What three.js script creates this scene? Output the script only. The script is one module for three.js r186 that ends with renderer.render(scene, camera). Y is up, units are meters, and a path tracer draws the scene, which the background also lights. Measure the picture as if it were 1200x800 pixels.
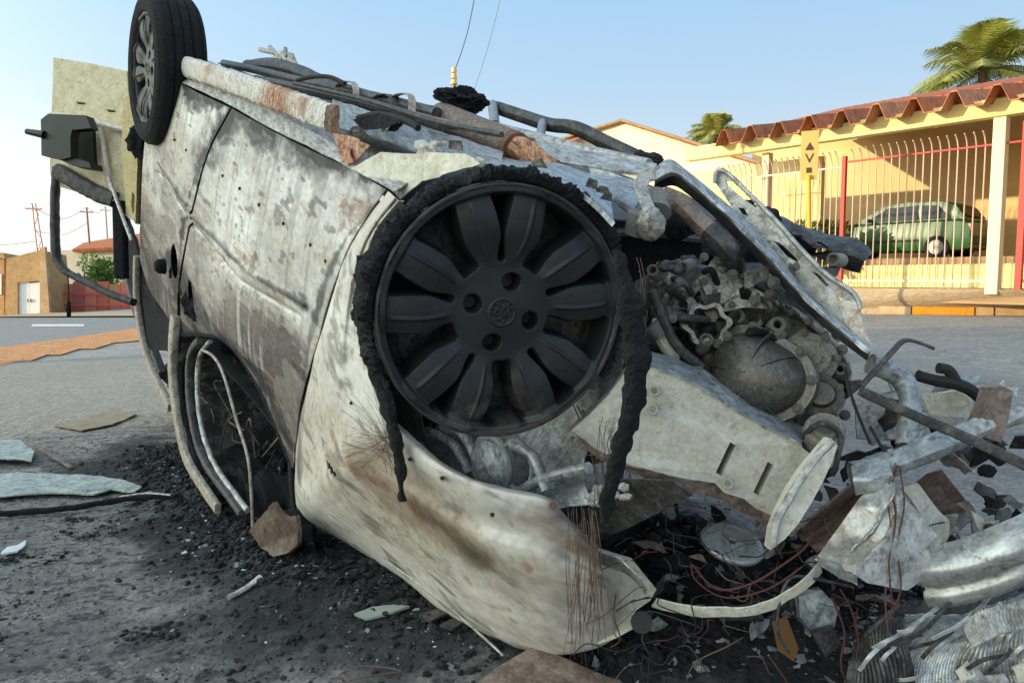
import * as THREE from 'three';
import { mergeGeometries, mergeVertices, toCreasedNormals } from 'three/addons/utils/BufferGeometryUtils.js';
import { TessellateModifier } from 'three/addons/modifiers/TessellateModifier.js';
import { RoundedBoxGeometry } from 'three/addons/geometries/RoundedBoxGeometry.js';

// ---------------------------------------------------------------- camera, sky, sun, exposure
const V3 = THREE.Vector3;
const FP = 880, EYE = 0.9, PITCH = -Math.atan(75 / FP);            // focal length in photo pixels, eye height, tilt
const scene = new THREE.Scene();
const camera = new THREE.PerspectiveCamera(2 * Math.atan(400 / FP) * 180 / Math.PI, 1024 / 682, 0.05, 800);
camera.position.set(0, EYE, 0); camera.rotation.x = PITCH;
const renderer = new THREE.WebGLRenderer({ antialias: true });
renderer.setSize(1024, 682);
renderer.toneMapping = THREE.LinearToneMapping;
renderer.toneMappingExposure = 1.17;
renderer.shadowMap.enabled = true;
const SUN = new V3(-0.97, 0, 0.25).multiplyScalar(Math.cos(8.5 * Math.PI / 180)).add(new V3(0, Math.sin(8.5 * Math.PI / 180), 0));
{
  const W = 512, H = 256, d = new Float32Array(W * H * 4);
  const stops = [[-90, .40, .38, .36], [-2, .62, .62, .62], [0, .71, .73, .74], [6, .62, .70, .75], [13, .43, .60, .77], [22, .31, .53, .78], [40, .35, .52, .75], [90, .38, .52, .72]];
  for (let j = 0; j < H; j++) {
    const el = (j + .5) / H * 180 - 90;
    let k = 0; while (k < stops.length - 2 && el > stops[k + 1][0]) k++;
    const a = stops[k], b = stops[k + 1], f = Math.min(1, Math.max(0, (el - a[0]) / (b[0] - a[0])));
    for (let i = 0; i < W; i++) {
      const az = ((i + .5) / W - .5) * 2 * Math.PI, ce = Math.cos(el * Math.PI / 180);
      const c = ce * Math.cos(az) * SUN.x + Math.sin(el * Math.PI / 180) * SUN.y + ce * Math.sin(az) * SUN.z;
      const ang = Math.acos(Math.max(-1, Math.min(1, c))) * 180 / Math.PI;
      const g = (5.6 * Math.exp(-Math.pow(ang / 42, 2)) + .12 * Math.exp(-Math.pow(ang / 80, 2))) * (el > -2 ? 1 : 0);            // warm sky glow round the low sun, strengthened to fill the shaded wreck
      const o = (j * W + i) * 4;
      d[o] = (a[1] + (b[1] - a[1]) * f) * (1 + g * 1.3); d[o + 1] = (a[2] + (b[2] - a[2]) * f) * (1 + g * .95); d[o + 2] = (a[3] + (b[3] - a[3]) * f) * (1 + g * .55); d[o + 3] = 1;
    }
  }
  const t = new THREE.DataTexture(d, W, H, THREE.RGBAFormat, THREE.FloatType);
  t.mapping = THREE.EquirectangularReflectionMapping; t.magFilter = t.minFilter = THREE.LinearFilter; t.wrapS = THREE.RepeatWrapping; t.needsUpdate = true;
  scene.background = t; scene.environment = t;
}
const sun = new THREE.DirectionalLight(new THREE.Color().setRGB(1, .82, .57), 4.2);
sun.position.copy(SUN).multiplyScalar(60); sun.castShadow = true; sun.shadow.mapSize.set(4096, 4096); sun.shadow.radius = 1.5;
Object.assign(sun.shadow.camera, { left: -45, right: 45, top: 30, bottom: -30, near: 1, far: 160 });
scene.add(sun); scene.add(sun.target);

// ---------------------------------------------------------------- numbers, noise
let seed_ = 12345;
const rnd = () => { seed_ = (seed_ + 0x6d2b79f5) | 0; let t = Math.imul(seed_ ^ (seed_ >>> 15), 1 | seed_); t = (t + Math.imul(t ^ (t >>> 7), 61 | t)) ^ t; return ((t ^ (t >>> 14)) >>> 0) / 4294967296; };
const rr = (a, b) => a + (b - a) * rnd();
const clamp = (x, a = 0, b = 1) => Math.max(a, Math.min(b, x));
const sst = (a, b, x) => { const t = clamp((x - a) / (b - a)); return t * t * (3 - 2 * t); };
const mix = (a, b, t) => a + (b - a) * t;
const mix3 = (a, b, t) => [mix(a[0], b[0], t), mix(a[1], b[1], t), mix(a[2], b[2], t)];
const hsh = (x, y, z) => { let h = Math.imul(x | 0, 374761393) ^ Math.imul(y | 0, 668265263) ^ Math.imul(z | 0, 1274126177); h = Math.imul(h ^ (h >>> 13), 1274126177); return ((h ^ (h >>> 16)) >>> 0) / 4294967296; };
function n2(x, y, s = 0) {
  const X = Math.floor(x), Y = Math.floor(y); let fx = x - X, fy = y - Y; fx = fx * fx * (3 - 2 * fx); fy = fy * fy * (3 - 2 * fy);
  const a = hsh(X, Y, s), b = hsh(X + 1, Y, s), c = hsh(X, Y + 1, s), d = hsh(X + 1, Y + 1, s);
  return a + (b - a) * fx + (c - a) * fy + (a - b - c + d) * fx * fy;
}
function f2(x, y, o = 4, s = 0) { let a = .5, v = 0, t = 0; for (let i = 0; i < o; i++) { v += a * n2(x, y, s + i * 17); t += a; a *= .5; x = x * 2.03 + 7.1; y = y * 2.03 + 3.7; } return v / t; }
function n3(x, y, z, s = 0) { const Z = Math.floor(z); let f = z - Z; f = f * f * (3 - 2 * f); return mix(n2(x, y, s + Z * 131), n2(x, y, s + Z * 131 + 131), f); }
const f3 = (x, y, z, s = 0) => n3(x, y, z, s) * .55 + n3(x * 2.1, y * 2.1, z * 2.1, s + 5) * .3 + n3(x * 4.3, y * 4.3, z * 4.3, s + 9) * .15;

// ---------------------------------------------------------------- photo pixel -> direction -> place
const cp = Math.cos(PITCH), sp = Math.sin(PITCH), EYEP = new V3(0, EYE, 0);
const ray = (u, v) => { const x = (u - 600) / FP, y = (400 - v) / FP; return new V3(x, y * cp + sp, y * sp - cp); };
const D = (u, v, d) => ray(u, v).multiplyScalar(d).add(EYEP);
const ground = (x, z) => { const l = Math.max(0, -x - 2.5), r = Math.max(0, x - 1.5); return -.052 * l * l / (l + 2) + .018 * r * r / (r + 1.5); };
const G = (u, v, lift = 0) => { const r = ray(u, v); let d = .3; for (let i = 0; i < 4000 && d < 90; i++) { const p = EYE + r.y * d; if (p <= ground(r.x * d, r.z * d) + lift) break; d += .01 + d * .002; } return D(u, v, d); };
// the van's own frame: s runs to its tail, t to its roof (which points down), w out of its side
const HUB = D(587, 372, 1.32), REAR = D(188, 88, 3.2);
const AL = REAR.clone().sub(HUB).normalize(), AU = new V3(0, 1, 0).addScaledVector(AL, -AL.y).negate().normalize(), AN = new V3().crossVectors(AL, AU).normalize();
const S = (u, v, w = 0) => { const r = ray(u, v); const k = (HUB.clone().sub(EYEP).dot(AN) + w) / r.dot(AN); return r.multiplyScalar(k).add(EYEP); };
const C = (s, t, w) => HUB.clone().addScaledVector(AL, s).addScaledVector(AU, t).addScaledVector(AN, w);
const loc = (p) => { const q = p.clone().sub(HUB); return [q.dot(AL), q.dot(AU), q.dot(AN)]; };
const ST = (u, v) => loc(S(u, v, 0));

// ---------------------------------------------------------------- textures and materials
const lin = (c) => c <= .04045 * 255 ? c / 255 / 12.92 : Math.pow((c / 255 + .055) / 1.055, 2.4);
function tex(w, h, fn, srgb = true) {
  const d = new Uint8Array(w * h * 4);
  for (let j = 0; j < h; j++) for (let i = 0; i < w; i++) { const c = fn((i + .5) / w, (j + .5) / h), o = (j * w + i) * 4; d[o] = clamp(c[0], 0, 255); d[o + 1] = clamp(c[1], 0, 255); d[o + 2] = clamp(c[2], 0, 255); d[o + 3] = 255; }
  const t = new THREE.DataTexture(d, w, h); t.magFilter = THREE.LinearFilter; t.minFilter = THREE.LinearMipmapLinearFilter; t.generateMipmaps = true; t.wrapS = t.wrapT = THREE.RepeatWrapping; if (srgb) t.colorSpace = THREE.SRGBColorSpace; t.needsUpdate = true; return t;
}
const rep = (t, k, l = k) => { const c = t.clone(); c.repeat.set(k, l); c.needsUpdate = true; return c; };
// periodic noise for tiling maps
const pf = (x, y, per, o, s) => { let a = .5, v = 0, t = 0, p = per; for (let i = 0; i < o; i++) { const X = x * p, Y = y * p; const xi = Math.floor(X), yi = Math.floor(Y); let fx = X - xi, fy = Y - yi; fx = fx * fx * (3 - 2 * fx); fy = fy * fy * (3 - 2 * fy); const q = (i, j) => hsh(((xi + i) % p + p) % p, ((yi + j) % p + p) % p, s + p); v += a * mix(mix(q(0, 0), q(1, 0), fx), mix(q(0, 1), q(1, 1), fx), fy); t += a; a *= .55; p *= 2; } return v / t; };
const bumpFine = tex(512, 512, (x, y) => { const v = 255 * pf(x, y, 16, 6, 3); return [v, v, v]; }, false);
const bumpPit = tex(512, 512, (x, y) => { const a = pf(x, y, 24, 4, 8); const v = 255 * clamp(.6 + 1.6 * (a - .5) - 1.2 * sst(.62, .7, pf(x, y, 32, 3, 21))); return [v, v, v]; }, false);
const std = (o) => new THREE.MeshStandardMaterial({ roughness: .8, ...o });
const rgb = (r, g, b) => new THREE.Color().setRGB(lin(r), lin(g), lin(b));
function mottled(pal, o = {}) {   // pal: [[r,g,b,weightThreshold]...] layered blotches
  const { n = 512, per = 6, seed = 1, streak = 1 } = o;
  return tex(n, n, (x, y) => {
    let c = pal[0];
    pal.forEach((p, i) => { if (!i) return; const v = pf(x, y, per + i * 4, 6, seed + i * 11) * .65 + .35 * pf(x, y, per * 8, 3, seed + i * 5 + 2); c = mix3(c, p, sst(p[3] - .14, p[3] + .14, v) * (p[4] ?? 1) * .8); });
    const g = (pf(x, y, 64, 3, seed + 77) - .5) * (o.grain ?? 34);
    return [c[0] + g, c[1] + g, c[2] + g];
  });
}
const tx = {
  ash: mottled([[186, 182, 176], [214, 210, 203, .52], [142, 137, 130, .55, .8], [92, 84, 76, .63, .8], [160, 116, 84, .72, .6]], { seed: 4, per: 9 }),
  cream: mottled([[222, 212, 188], [234, 228, 212, .52], [200, 187, 164, .58, .6], [150, 134, 114, .68, .55], [96, 86, 78, .76, .7]], { seed: 9, per: 12 }),
  blue: mottled([[166, 170, 172], [204, 207, 208, .54], [122, 122, 120, .54, .8], [78, 72, 68, .64, .8], [150, 116, 92, .7, .6]], { seed: 14 }),
  rust: mottled([[186, 128, 96], [214, 164, 128, .5], [112, 74, 56, .55, .9], [206, 180, 156, .64, .8], [70, 52, 44, .68, .9]], { seed: 19, per: 8 }),
  rustpale: mottled([[224, 214, 200], [236, 230, 220, .5], [196, 152, 120, .6, .8], [150, 100, 72, .7, .8]], { seed: 23, per: 8 }),
  brown: mottled([[118, 98, 86], [142, 124, 112, .5], [92, 72, 62, .56, .9], [160, 146, 134, .66, .7]], { seed: 29 }),
  char: mottled([[26, 26, 28], [15, 15, 17, .5], [44, 43, 43, .62, .8], [96, 92, 90, .76, .6]], { seed: 33, per: 10 }),
  dark: mottled([[82, 79, 76], [56, 54, 53, .48], [116, 108, 100, .6, .8], [150, 138, 122, .7, .7]], { seed: 37 }),
  cast: mottled([[164, 158, 146], [194, 186, 170, .5], [110, 104, 96, .56, .8], [62, 58, 55, .64, .8], [212, 204, 186, .7, .8]], { seed: 41, per: 8 }),
  plaster: mottled([[238, 220, 142], [246, 232, 166, .5], [214, 192, 118, .6, .8], [186, 168, 120, .7, .7]], { seed: 47, grain: 14 }),
  palewall: mottled([[226, 212, 176], [234, 222, 190, .5], [206, 190, 154, .62, .6]], { seed: 49, grain: 14 }),
  tile: mottled([[172, 92, 62], [192, 112, 78, .5], [130, 72, 54, .58, .8], [96, 70, 60, .68, .8]], { seed: 53 }),
  terra: mottled([[186, 126, 88], [206, 150, 110, .5], [140, 98, 74, .56, .8], [92, 74, 64, .66, .8]], { seed: 55, per: 7 }),
  asph: mottled([[138, 134, 129], [152, 147, 141, .52], [120, 117, 113, .6, .8]], { seed: 57, grain: 56, n: 1024, per: 5 }),
  dirt: mottled([[176, 132, 92], [196, 152, 110, .5], [150, 110, 78, .58, .8]], { seed: 61, grain: 44 }),
  conc: mottled([[186, 160, 128], [200, 176, 144, .5], [160, 134, 106, .6, .8]], { seed: 65, grain: 26 }),
};
const met = (t, k, o = {}) => std({ map: rep(t, k), bumpMap: rep(bumpFine, k * 1.3), bumpScale: .0025, roughness: .72, metalness: 0, ...o });
const M = {
  ash: met(tx.ash, 2.2), cream: met(tx.cream, 2.2), blue: met(tx.blue, 2.6, { roughness: .45, metalness: .3 }), zinc: met(tx.ash, 2.4, { roughness: .5, metalness: .35 }), rust: met(tx.rust, 4, { bumpScale: .005 }), rustpale: met(tx.rustpale, 3, { bumpScale: .006 }),
  brown: met(tx.brown, 3, { roughness: .6 }), char: met(tx.char, 5, { roughness: .95, bumpMap: rep(bumpPit, 5), bumpScale: .008 }), dark: met(tx.dark, 3, { roughness: .6, metalness: .2 }),
  cast: met(tx.cast, 5, { roughness: .5, metalness: .35, bumpScale: .003 }), castdark: met(tx.dark, 4, { roughness: .48, metalness: .3 }),
  rubber: std({ map: rep(tx.char, 3), color: rgb(190, 190, 190), roughness: .92, bumpMap: rep(bumpPit, 6), bumpScale: .008 }),
  cap: std({ color: rgb(30, 29, 29), roughness: .5, bumpMap: rep(bumpFine, 6), bumpScale: .0008 }),
  pillar: met(mottled([[176, 160, 142], [204, 190, 172, .5], [132, 116, 102, .56, .8], [72, 64, 60, .68, .8]], { seed: 91, per: 8 }), 3),
  silver: met(mottled([[186, 185, 180], [206, 205, 200, .5], [146, 142, 136, .56, .7], [96, 88, 82, .68, .7]], { seed: 95, per: 10 }), 3, { roughness: .36, metalness: .55, bumpScale: .001 }),
  wirered: std({ color: rgb(96, 52, 44), roughness: .8 }), wirecu: std({ color: rgb(106, 84, 70), roughness: .7 }), wireblk: std({ color: rgb(44, 40, 38), roughness: .9 }),
  lens: new THREE.MeshPhysicalMaterial({ color: rgb(150, 166, 172), roughness: .18, metalness: .2, clearcoat: .6 }),
};

// ---------------------------------------------------------------- geometry helpers
const cr = (a, b, c, d, t) => .5 * (2 * b + (c - a) * t + (2 * a - 5 * b + 4 * c - d) * t * t + (3 * b - a - 3 * c + d) * t * t * t);
const crv = (P, t, out = new V3()) => { const n = P.length - 1, f = clamp(t) * n, i = Math.min(n - 1, Math.floor(f)), k = f - i, g = (j) => P[Math.max(0, Math.min(n, j))]; const a = g(i - 1), b = g(i), c = g(i + 1), d = g(i + 2); return out.set(cr(a.x, b.x, c.x, d.x, k), cr(a.y, b.y, c.y, d.y, k), cr(a.z, b.z, c.z, d.z, k)); };
function rawGeo(pos, idx, uv) { const g = new THREE.BufferGeometry(); g.setAttribute('position', new THREE.Float32BufferAttribute(pos, 3)); if (uv) g.setAttribute('uv', new THREE.Float32BufferAttribute(uv, 2)); g.setIndex(idx); g.computeVertexNormals(); return g; }
// curved sheet metal from a grid of control points, with thickness; disp(p, a, b, st) pushes it along its normal
function patch(rows, nu, nv, o = {}) {
  const th = o.th ?? .003, P = [];
  for (let j = 0; j <= nv; j++) for (let i = 0; i <= nu; i++) { const col = rows.map((r) => crv(r, i / nu)); P.push(crv(col, j / nv)); }
  const W = nu + 1, at = (i, j) => P[Math.max(0, Math.min(nv, j)) * W + Math.max(0, Math.min(nu, i))];
  const nrm = () => { const N = []; for (let j = 0; j <= nv; j++) for (let i = 0; i <= nu; i++) { const a = at(i + 1, j).clone().sub(at(i - 1, j)), b = at(i, j + 1).clone().sub(at(i, j - 1)); N.push(a.cross(b).normalize()); } return N; };
  let N = nrm(); const flip = o.face ? Math.sign(N[Math.floor(P.length / 2)].dot(o.face.clone().sub(P[Math.floor(P.length / 2)]))) || 1 : 1;
  if (flip < 0) N.forEach((n) => n.negate());
  if (o.disp) { P.forEach((p, k) => { const d = o.disp(p, (k % W) / nu, Math.floor(k / W) / nv); p.addScaledVector(N[k], d); }); N = nrm(); if (flip < 0) N.forEach((n) => n.negate()); }
  const lu = []; let L = 0; for (let i = 0; i <= nu; i++) { if (i) L += at(i, nv >> 1).distanceTo(at(i - 1, nv >> 1)); lu.push(L); }
  const lv = []; L = 0; for (let j = 0; j <= nv; j++) { if (j) L += at(nu >> 1, j).distanceTo(at(nu >> 1, j - 1)); lv.push(L); }
  const pos = [], uv = [], idx = [];
  const put = (p, i, j) => { pos.push(p.x, p.y, p.z); if (o.st) { const q = loc(p); uv.push((q[0] - o.st[0]) / (o.st[1] - o.st[0]), (q[1] - o.st[2]) / (o.st[3] - o.st[2])); } else uv.push(lu[i], lv[j]); return pos.length / 3 - 1; };
  const A = [], B = [];
  for (let j = 0; j <= nv; j++) for (let i = 0; i <= nu; i++) A.push(put(P[j * W + i], i, j));
  for (let j = 0; j <= nv; j++) for (let i = 0; i <= nu; i++) B.push(put(P[j * W + i].clone().addScaledVector(N[j * W + i], -th), i, j));
  const quad = (a, b, c, d) => idx.push(a, b, c, a, c, d), keep = o.keep || (() => true);
  for (let j = 0; j < nv; j++) for (let i = 0; i < nu; i++) {
    if (!keep((i + .5) / nu, (j + .5) / nv, P[j * W + i])) continue;
    const a = j * W + i, b = a + 1, c = a + W + 1, d = a + W;
    if (flip > 0) { quad(A[a], A[b], A[c], A[d]); quad(B[d], B[c], B[b], B[a]); } else { quad(A[d], A[c], A[b], A[a]); quad(B[a], B[b], B[c], B[d]); }
  }
  const rim = (list) => { for (let k = 0; k < list.length - 1; k++) { const [i, j] = list[k], [m, n] = list[k + 1]; const a = put(P[j * W + i], i, j), b = put(P[n * W + m], m, n), c = put(P[n * W + m].clone().addScaledVector(N[n * W + m], -th), m, n), d = put(P[j * W + i].clone().addScaledVector(N[j * W + i], -th), i, j); quad(a, b, c, d); } };
  const I = [...Array(nu + 1).keys()], J = [...Array(nv + 1).keys()];
  if (!o.noRim) { rim(I.map((i) => [i, 0])); rim(I.map((i) => [i, nv])); rim(J.map((j) => [0, j])); rim(J.map((j) => [nu, j])); }
  return rawGeo(pos, idx, uv);
}
// flat-ish plate: outline (and holes) given as pixels, each carried to a place by map(); thickness backwards
function plate(out, map, o = {}) {
  const th = o.th ?? .004, holes = o.holes || [], c2 = out.map((p) => new THREE.Vector2(p[0], -p[1])), h2_ = holes.map((h) => h.map((p) => new THREE.Vector2(p[0], -p[1])));
  if (THREE.ShapeUtils.isClockWise(c2)) { c2.reverse(); out = [...out].reverse(); }
  const hs = holes.map((h, k) => { if (!THREE.ShapeUtils.isClockWise(h2_[k])) { h2_[k].reverse(); return [...h].reverse(); } return h; });
  const faces = THREE.ShapeUtils.triangulateShape(c2, h2_), all = [...out, ...hs.flat()], W = all.map((p) => map(p[0], p[1], p[2]));
  const pos = []; for (const f of faces) for (const k of f) pos.push(W[k].x, W[k].y, W[k].z);
  let g = new THREE.BufferGeometry(); g.setAttribute('position', new THREE.Float32BufferAttribute(pos, 3));
  g = new TessellateModifier(o.edge ?? .035, o.iter ?? 7).modify(g);
  g.deleteAttribute('normal'); g = mergeVertices(g, 1e-5); g.computeVertexNormals();
  const p = g.attributes.position, n = g.attributes.normal, nn = p.count, A = [], B = [], uv = [];
  const amp = o.dent ?? .004, fq = o.fq ?? 9;
  const dis = (x, y, z) => amp * 2 * (f3(x * fq + 3, y * fq + 7, z * fq + 11, o.seed ?? 2) - .5);
  const av = new V3(); for (let i = 0; i < nn; i++) av.add(new V3().fromBufferAttribute(n, i)); av.normalize();
  const ax = new V3().crossVectors(Math.abs(av.y) > .9 ? new V3(1, 0, 0) : new V3(0, 1, 0), av).normalize(), ay = new V3().crossVectors(av, ax);
  const push = (q, list, d) => { const k = dis(q.x, q.y, q.z) + d; const r = q.clone().addScaledVector(av, k); list.push(r.x, r.y, r.z); uv.push(q.dot(ax), q.dot(ay)); };
  for (let i = 0; i < nn; i++) push(new V3().fromBufferAttribute(p, i), A, 0);
  for (let i = 0; i < nn; i++) push(new V3().fromBufferAttribute(p, i), B, -th);
  const idx = [], ix = g.index.array; for (let i = 0; i < ix.length; i += 3) { idx.push(ix[i], ix[i + 1], ix[i + 2], ix[i + 2] + nn, ix[i + 1] + nn, ix[i] + nn); }
  const cnt = new Map(); for (let i = 0; i < ix.length; i += 3) for (let k = 0; k < 3; k++) { const a = ix[i + k], b = ix[i + (k + 1) % 3], key = a < b ? a * 1e6 + b : b * 1e6 + a; cnt.set(key, cnt.has(key) ? null : [a, b]); }
  const P2 = [...A, ...B];
  for (const e of cnt.values()) if (e) { const base = P2.length / 3; for (const k of [e[0], e[1], e[1] + nn, e[0] + nn]) { P2.push(P2[k * 3], P2[k * 3 + 1], P2[k * 3 + 2]); uv.push(uv[k * 2] + (k >= nn ? th : 0), uv[k * 2 + 1]); } idx.push(base, base + 1, base + 2, base, base + 2, base + 3); }
  return rawGeo(P2, idx, uv);
}
// profile swept along a path. prof: closed list of [x,y] metres, x along 'side', y along 'up'
function sweep(path, prof, o = {}) {
  const n = o.n ?? Math.max(8, path.length * 8), m = prof.length, pos = [], uv = [], idx = [], c = [];
  for (let i = 0; i <= n; i++) c.push(crv(path, i / n));
  let up = (o.up || new V3(0, 1, 0)).clone(), L = 0; const closed = o.open ? m - 1 : m;
  for (let i = 0; i <= n; i++) {
    const T = c[Math.min(n, i + 1)].clone().sub(c[Math.max(0, i - 1)]).normalize(), X = new V3().crossVectors(T, up).normalize(), Y = new V3().crossVectors(X, T).normalize();
    if (!o.fixed) up = Y.clone(); if (i) L += c[i].distanceTo(c[i - 1]);
    const k = o.scale ? o.scale(i / n) : 1; let q = 0;
    for (let j = 0; j <= closed; j++) { const a = prof[j % m]; if (j) q += Math.hypot(a[0] - prof[(j - 1) % m][0], a[1] - prof[(j - 1) % m][1]); const p = c[i].clone().addScaledVector(X, a[0] * k).addScaledVector(Y, a[1] * k);
      if (o.rough) { const f = o.rf ?? 40, r = o.rough; p.x += r * 2 * (f3(p.x * f, p.y * f, p.z * f, 3) - .5); p.y += r * 2 * (f3(p.x * f + 9, p.y * f, p.z * f, 4) - .5); p.z += r * 2 * (f3(p.x * f, p.y * f + 9, p.z * f, 5) - .5); }
      pos.push(p.x, p.y, p.z); uv.push(L, q); }
  }
  const W = closed + 1; for (let i = 0; i < n; i++) for (let j = 0; j < closed; j++) { const a = i * W + j; idx.push(a, a + W, a + 1, a + 1, a + W, a + W + 1); }
  if (!o.open && !o.noCap) for (const e of [0, n]) { const b = pos.length / 3; let cx = 0, cy = 0, cz = 0; for (let j = 0; j < m; j++) { const k = (e * W + j) * 3; pos.push(pos[k], pos[k + 1], pos[k + 2]); uv.push(prof[j][0], prof[j][1]); cx += pos[k]; cy += pos[k + 1]; cz += pos[k + 2]; } pos.push(cx / m, cy / m, cz / m); uv.push(0, 0); for (let j = 0; j < m; j++) e ? idx.push(b + j, b + (j + 1) % m, b + m) : idx.push(b + (j + 1) % m, b + j, b + m); }
  return rawGeo(pos, idx, uv);
}
const circ = (r, n = 10, e = 1) => [...Array(n).keys()].map((k) => [r * Math.cos(k / n * 2 * Math.PI), r * e * Math.sin(k / n * 2 * Math.PI)]);
const rect = (w, h, c = Math.min(w, h) * .2) => [[-w / 2 + c, -h / 2], [w / 2 - c, -h / 2], [w / 2, -h / 2 + c], [w / 2, h / 2 - c], [w / 2 - c, h / 2], [-w / 2 + c, h / 2], [-w / 2, h / 2 - c], [-w / 2, -h / 2 + c]];
const tube = (path, r, o = {}) => sweep(path, circ(r, o.seg ?? 10), o);
function lump(c, r, o = {}) {   // rough boulder-like or casting-like mass; r = radii along ax, ay, az
  let g = new THREE.IcosahedronGeometry(1, o.detail ?? 12); g.deleteAttribute('normal'); g.deleteAttribute('uv'); g = mergeVertices(g, 1e-4);
  const p = g.attributes.position, q = new V3(), s = o.seed ?? 1, uv = []; const m = new THREE.Matrix4(); if (o.rot) m.makeRotationFromEuler(new THREE.Euler(...o.rot)); if (o.basis) m.makeBasis(...o.basis);
  for (let i = 0; i < p.count; i++) { q.fromBufferAttribute(p, i); const e = o.pow ?? 1; const k = 1 / Math.pow(Math.pow(Math.abs(q.x), 2 * e) + Math.pow(Math.abs(q.y), 2 * e) + Math.pow(Math.abs(q.z), 2 * e), .5 / e); q.multiplyScalar(k);
    const f = o.fq ?? 2.5, d = 1 + (o.amp ?? .25) * 2 * (f3(q.x * f + s, q.y * f, q.z * f, s) - .5); uv.push((q.x + q.z * .6) * r[0] * 1.2, (q.y + q.z * .3) * r[1] * 1.2); q.multiplyScalar(d); q.set(q.x * r[0], q.y * r[1], q.z * r[2]).applyMatrix4(m).add(c); p.setXYZ(i, q.x, q.y, q.z); }
  g.setAttribute('uv', new THREE.Float32BufferAttribute(uv, 2)); g.computeVertexNormals(); return g;
}
function boxAt(c, w, h, d, bas, r = .004) { const g = new RoundedBoxGeometry(w, h, d, 2, Math.min(r, w / 3, h / 3, d / 3)); if (bas) g.applyMatrix4(new THREE.Matrix4().makeBasis(...bas)); g.translate(c.x, c.y, c.z); return g; }
function between(a, b, geo) { const d = b.clone().sub(a); geo.applyQuaternion(new THREE.Quaternion().setFromUnitVectors(new V3(0, 1, 0), d.clone().normalize())); const m = a.clone().add(b).multiplyScalar(.5); geo.translate(m.x, m.y, m.z); return geo; }
const cyl = (a, b, r, r2 = r, seg = 20) => between(a, b, new THREE.CylinderGeometry(r2, r, a.distanceTo(b), seg, 1));
const strip = (g) => { const k = g.index ? g.toNonIndexed() : g; for (const n of Object.keys(k.attributes)) if (!['position', 'normal', 'uv'].includes(n)) k.deleteAttribute(n); return k; };
const join = (list) => mergeGeometries(list.map(strip));

// ---------------------------------------------------------------- objects
const used = new Map();
const numbered = (n) => { const k = used.get(n) || 0; used.set(n, k + 1); return k ? n + '_' + String(k).padStart(3, '0') : n; };
const shade = (m) => { m.castShadow = m.receiveShadow = true; return m; };
function thing(name, label, category, base, group) { const o = new THREE.Group(); o.name = numbered(name); o.position.copy(base); o.userData = { label, category }; if (group) o.userData.group = group; scene.add(o); return o; }
const rootOf = (o) => { while (o.parent && o.parent !== scene) o = o.parent; return o; };
function part(name, geo, mat, parent, label) { const b = rootOf(parent).position; if (geo.attributes) { geo = geo.clone ? geo : geo; geo.translate(-b.x, -b.y, -b.z); } const m = shade(new THREE.Mesh(geo, mat)); m.name = name; if (label) m.userData.label = label; parent.add(m); return m; }
function solo(name, geo, mat, label, category, group) { const g = geo; g.computeBoundingBox(); const b = g.boundingBox, c = new V3((b.min.x + b.max.x) / 2, b.min.y, (b.min.z + b.max.z) / 2); g.translate(-c.x, -c.y, -c.z); const m = shade(new THREE.Mesh(g, mat)); m.name = numbered(name); m.position.copy(c); m.userData = { label, category }; if (group) m.userData.group = group; scene.add(m); return m; }
function struct(name, geo, mat) { const m = shade(new THREE.Mesh(geo, mat)); m.name = numbered(name); m.userData = { kind: 'structure' }; scene.add(m); return m; }
// ================================================================ the setting
const charLine = [[-1.75, -3.7], [-1.1, -2.9], [-.75, -2.3], [-.35, -1.95], [.1, -1.75], [.6, -1.6], [1.2, -1.65]];
const dLine = (x, z) => { let m = 9; for (let i = 0; i < charLine.length - 1; i++) { const [a, b] = charLine[i], [c, d] = charLine[i + 1], t = clamp(((x - a) * (c - a) + (z - b) * (d - b)) / ((c - a) ** 2 + (d - b) ** 2)); m = Math.min(m, Math.hypot(x - a - t * (c - a), z - b - t * (d - b))); } return m; };
const mound = (x, z) => {          // heaps of char and ash against and under the wreck
  const d = dLine(x, z); let h = .03 * Math.exp(-Math.pow(d / .28, 2)) * (.3 + 1.4 * f2(x * 5, z * 5, 3, 2));
  const hp = (cx, cz, r, a) => { h += a * Math.exp(-((x - cx) ** 2 + (z - cz) ** 2) / (r * r)) * (.45 + 1.1 * f2(x * 7 + cx, z * 7, 3, 6)); };
  hp(-.62, -2.05, .2, .035); hp(-1.2, -2.9, .3, .02); hp(.35, -1.75, .28, .08); hp(.7, -1.75, .3, .13); hp(1.05, -1.75, .3, .14); hp(-.2, -2.2, .5, .06); hp(.5, -2.3, .5, .16);
  return h;
};
const gh = (x, z) => ground(x, z) + mound(x, z) + .008 * (f2(x * 2.2, z * 2.2, 3, 44) - .5);
{
  const rings = [0], pos = [], uv = [], idx = [], NA = 120; for (let r = .6; r < 420; r *= 1.11) rings.push(r);
  rings.forEach((r) => { for (let k = 0; k <= NA; k++) { const a = k / NA * 2 * Math.PI, x = r * Math.cos(a), z = r * Math.sin(a); pos.push(x, ground(Math.max(-34, Math.min(30, x)), z) - .012, z); uv.push(x, z); } });
  for (let i = 0; i < rings.length - 1; i++) for (let k = 0; k < NA; k++) { const a = i * (NA + 1) + k, b = a + NA + 1; idx.push(a, a + 1, b, a + 1, b + 1, b); }
  struct('ground', rawGeo(pos, idx, uv), std({ map: rep(tx.asph, .45), roughness: .9, bumpMap: rep(bumpFine, 1.4), bumpScale: .004 }));
}
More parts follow.
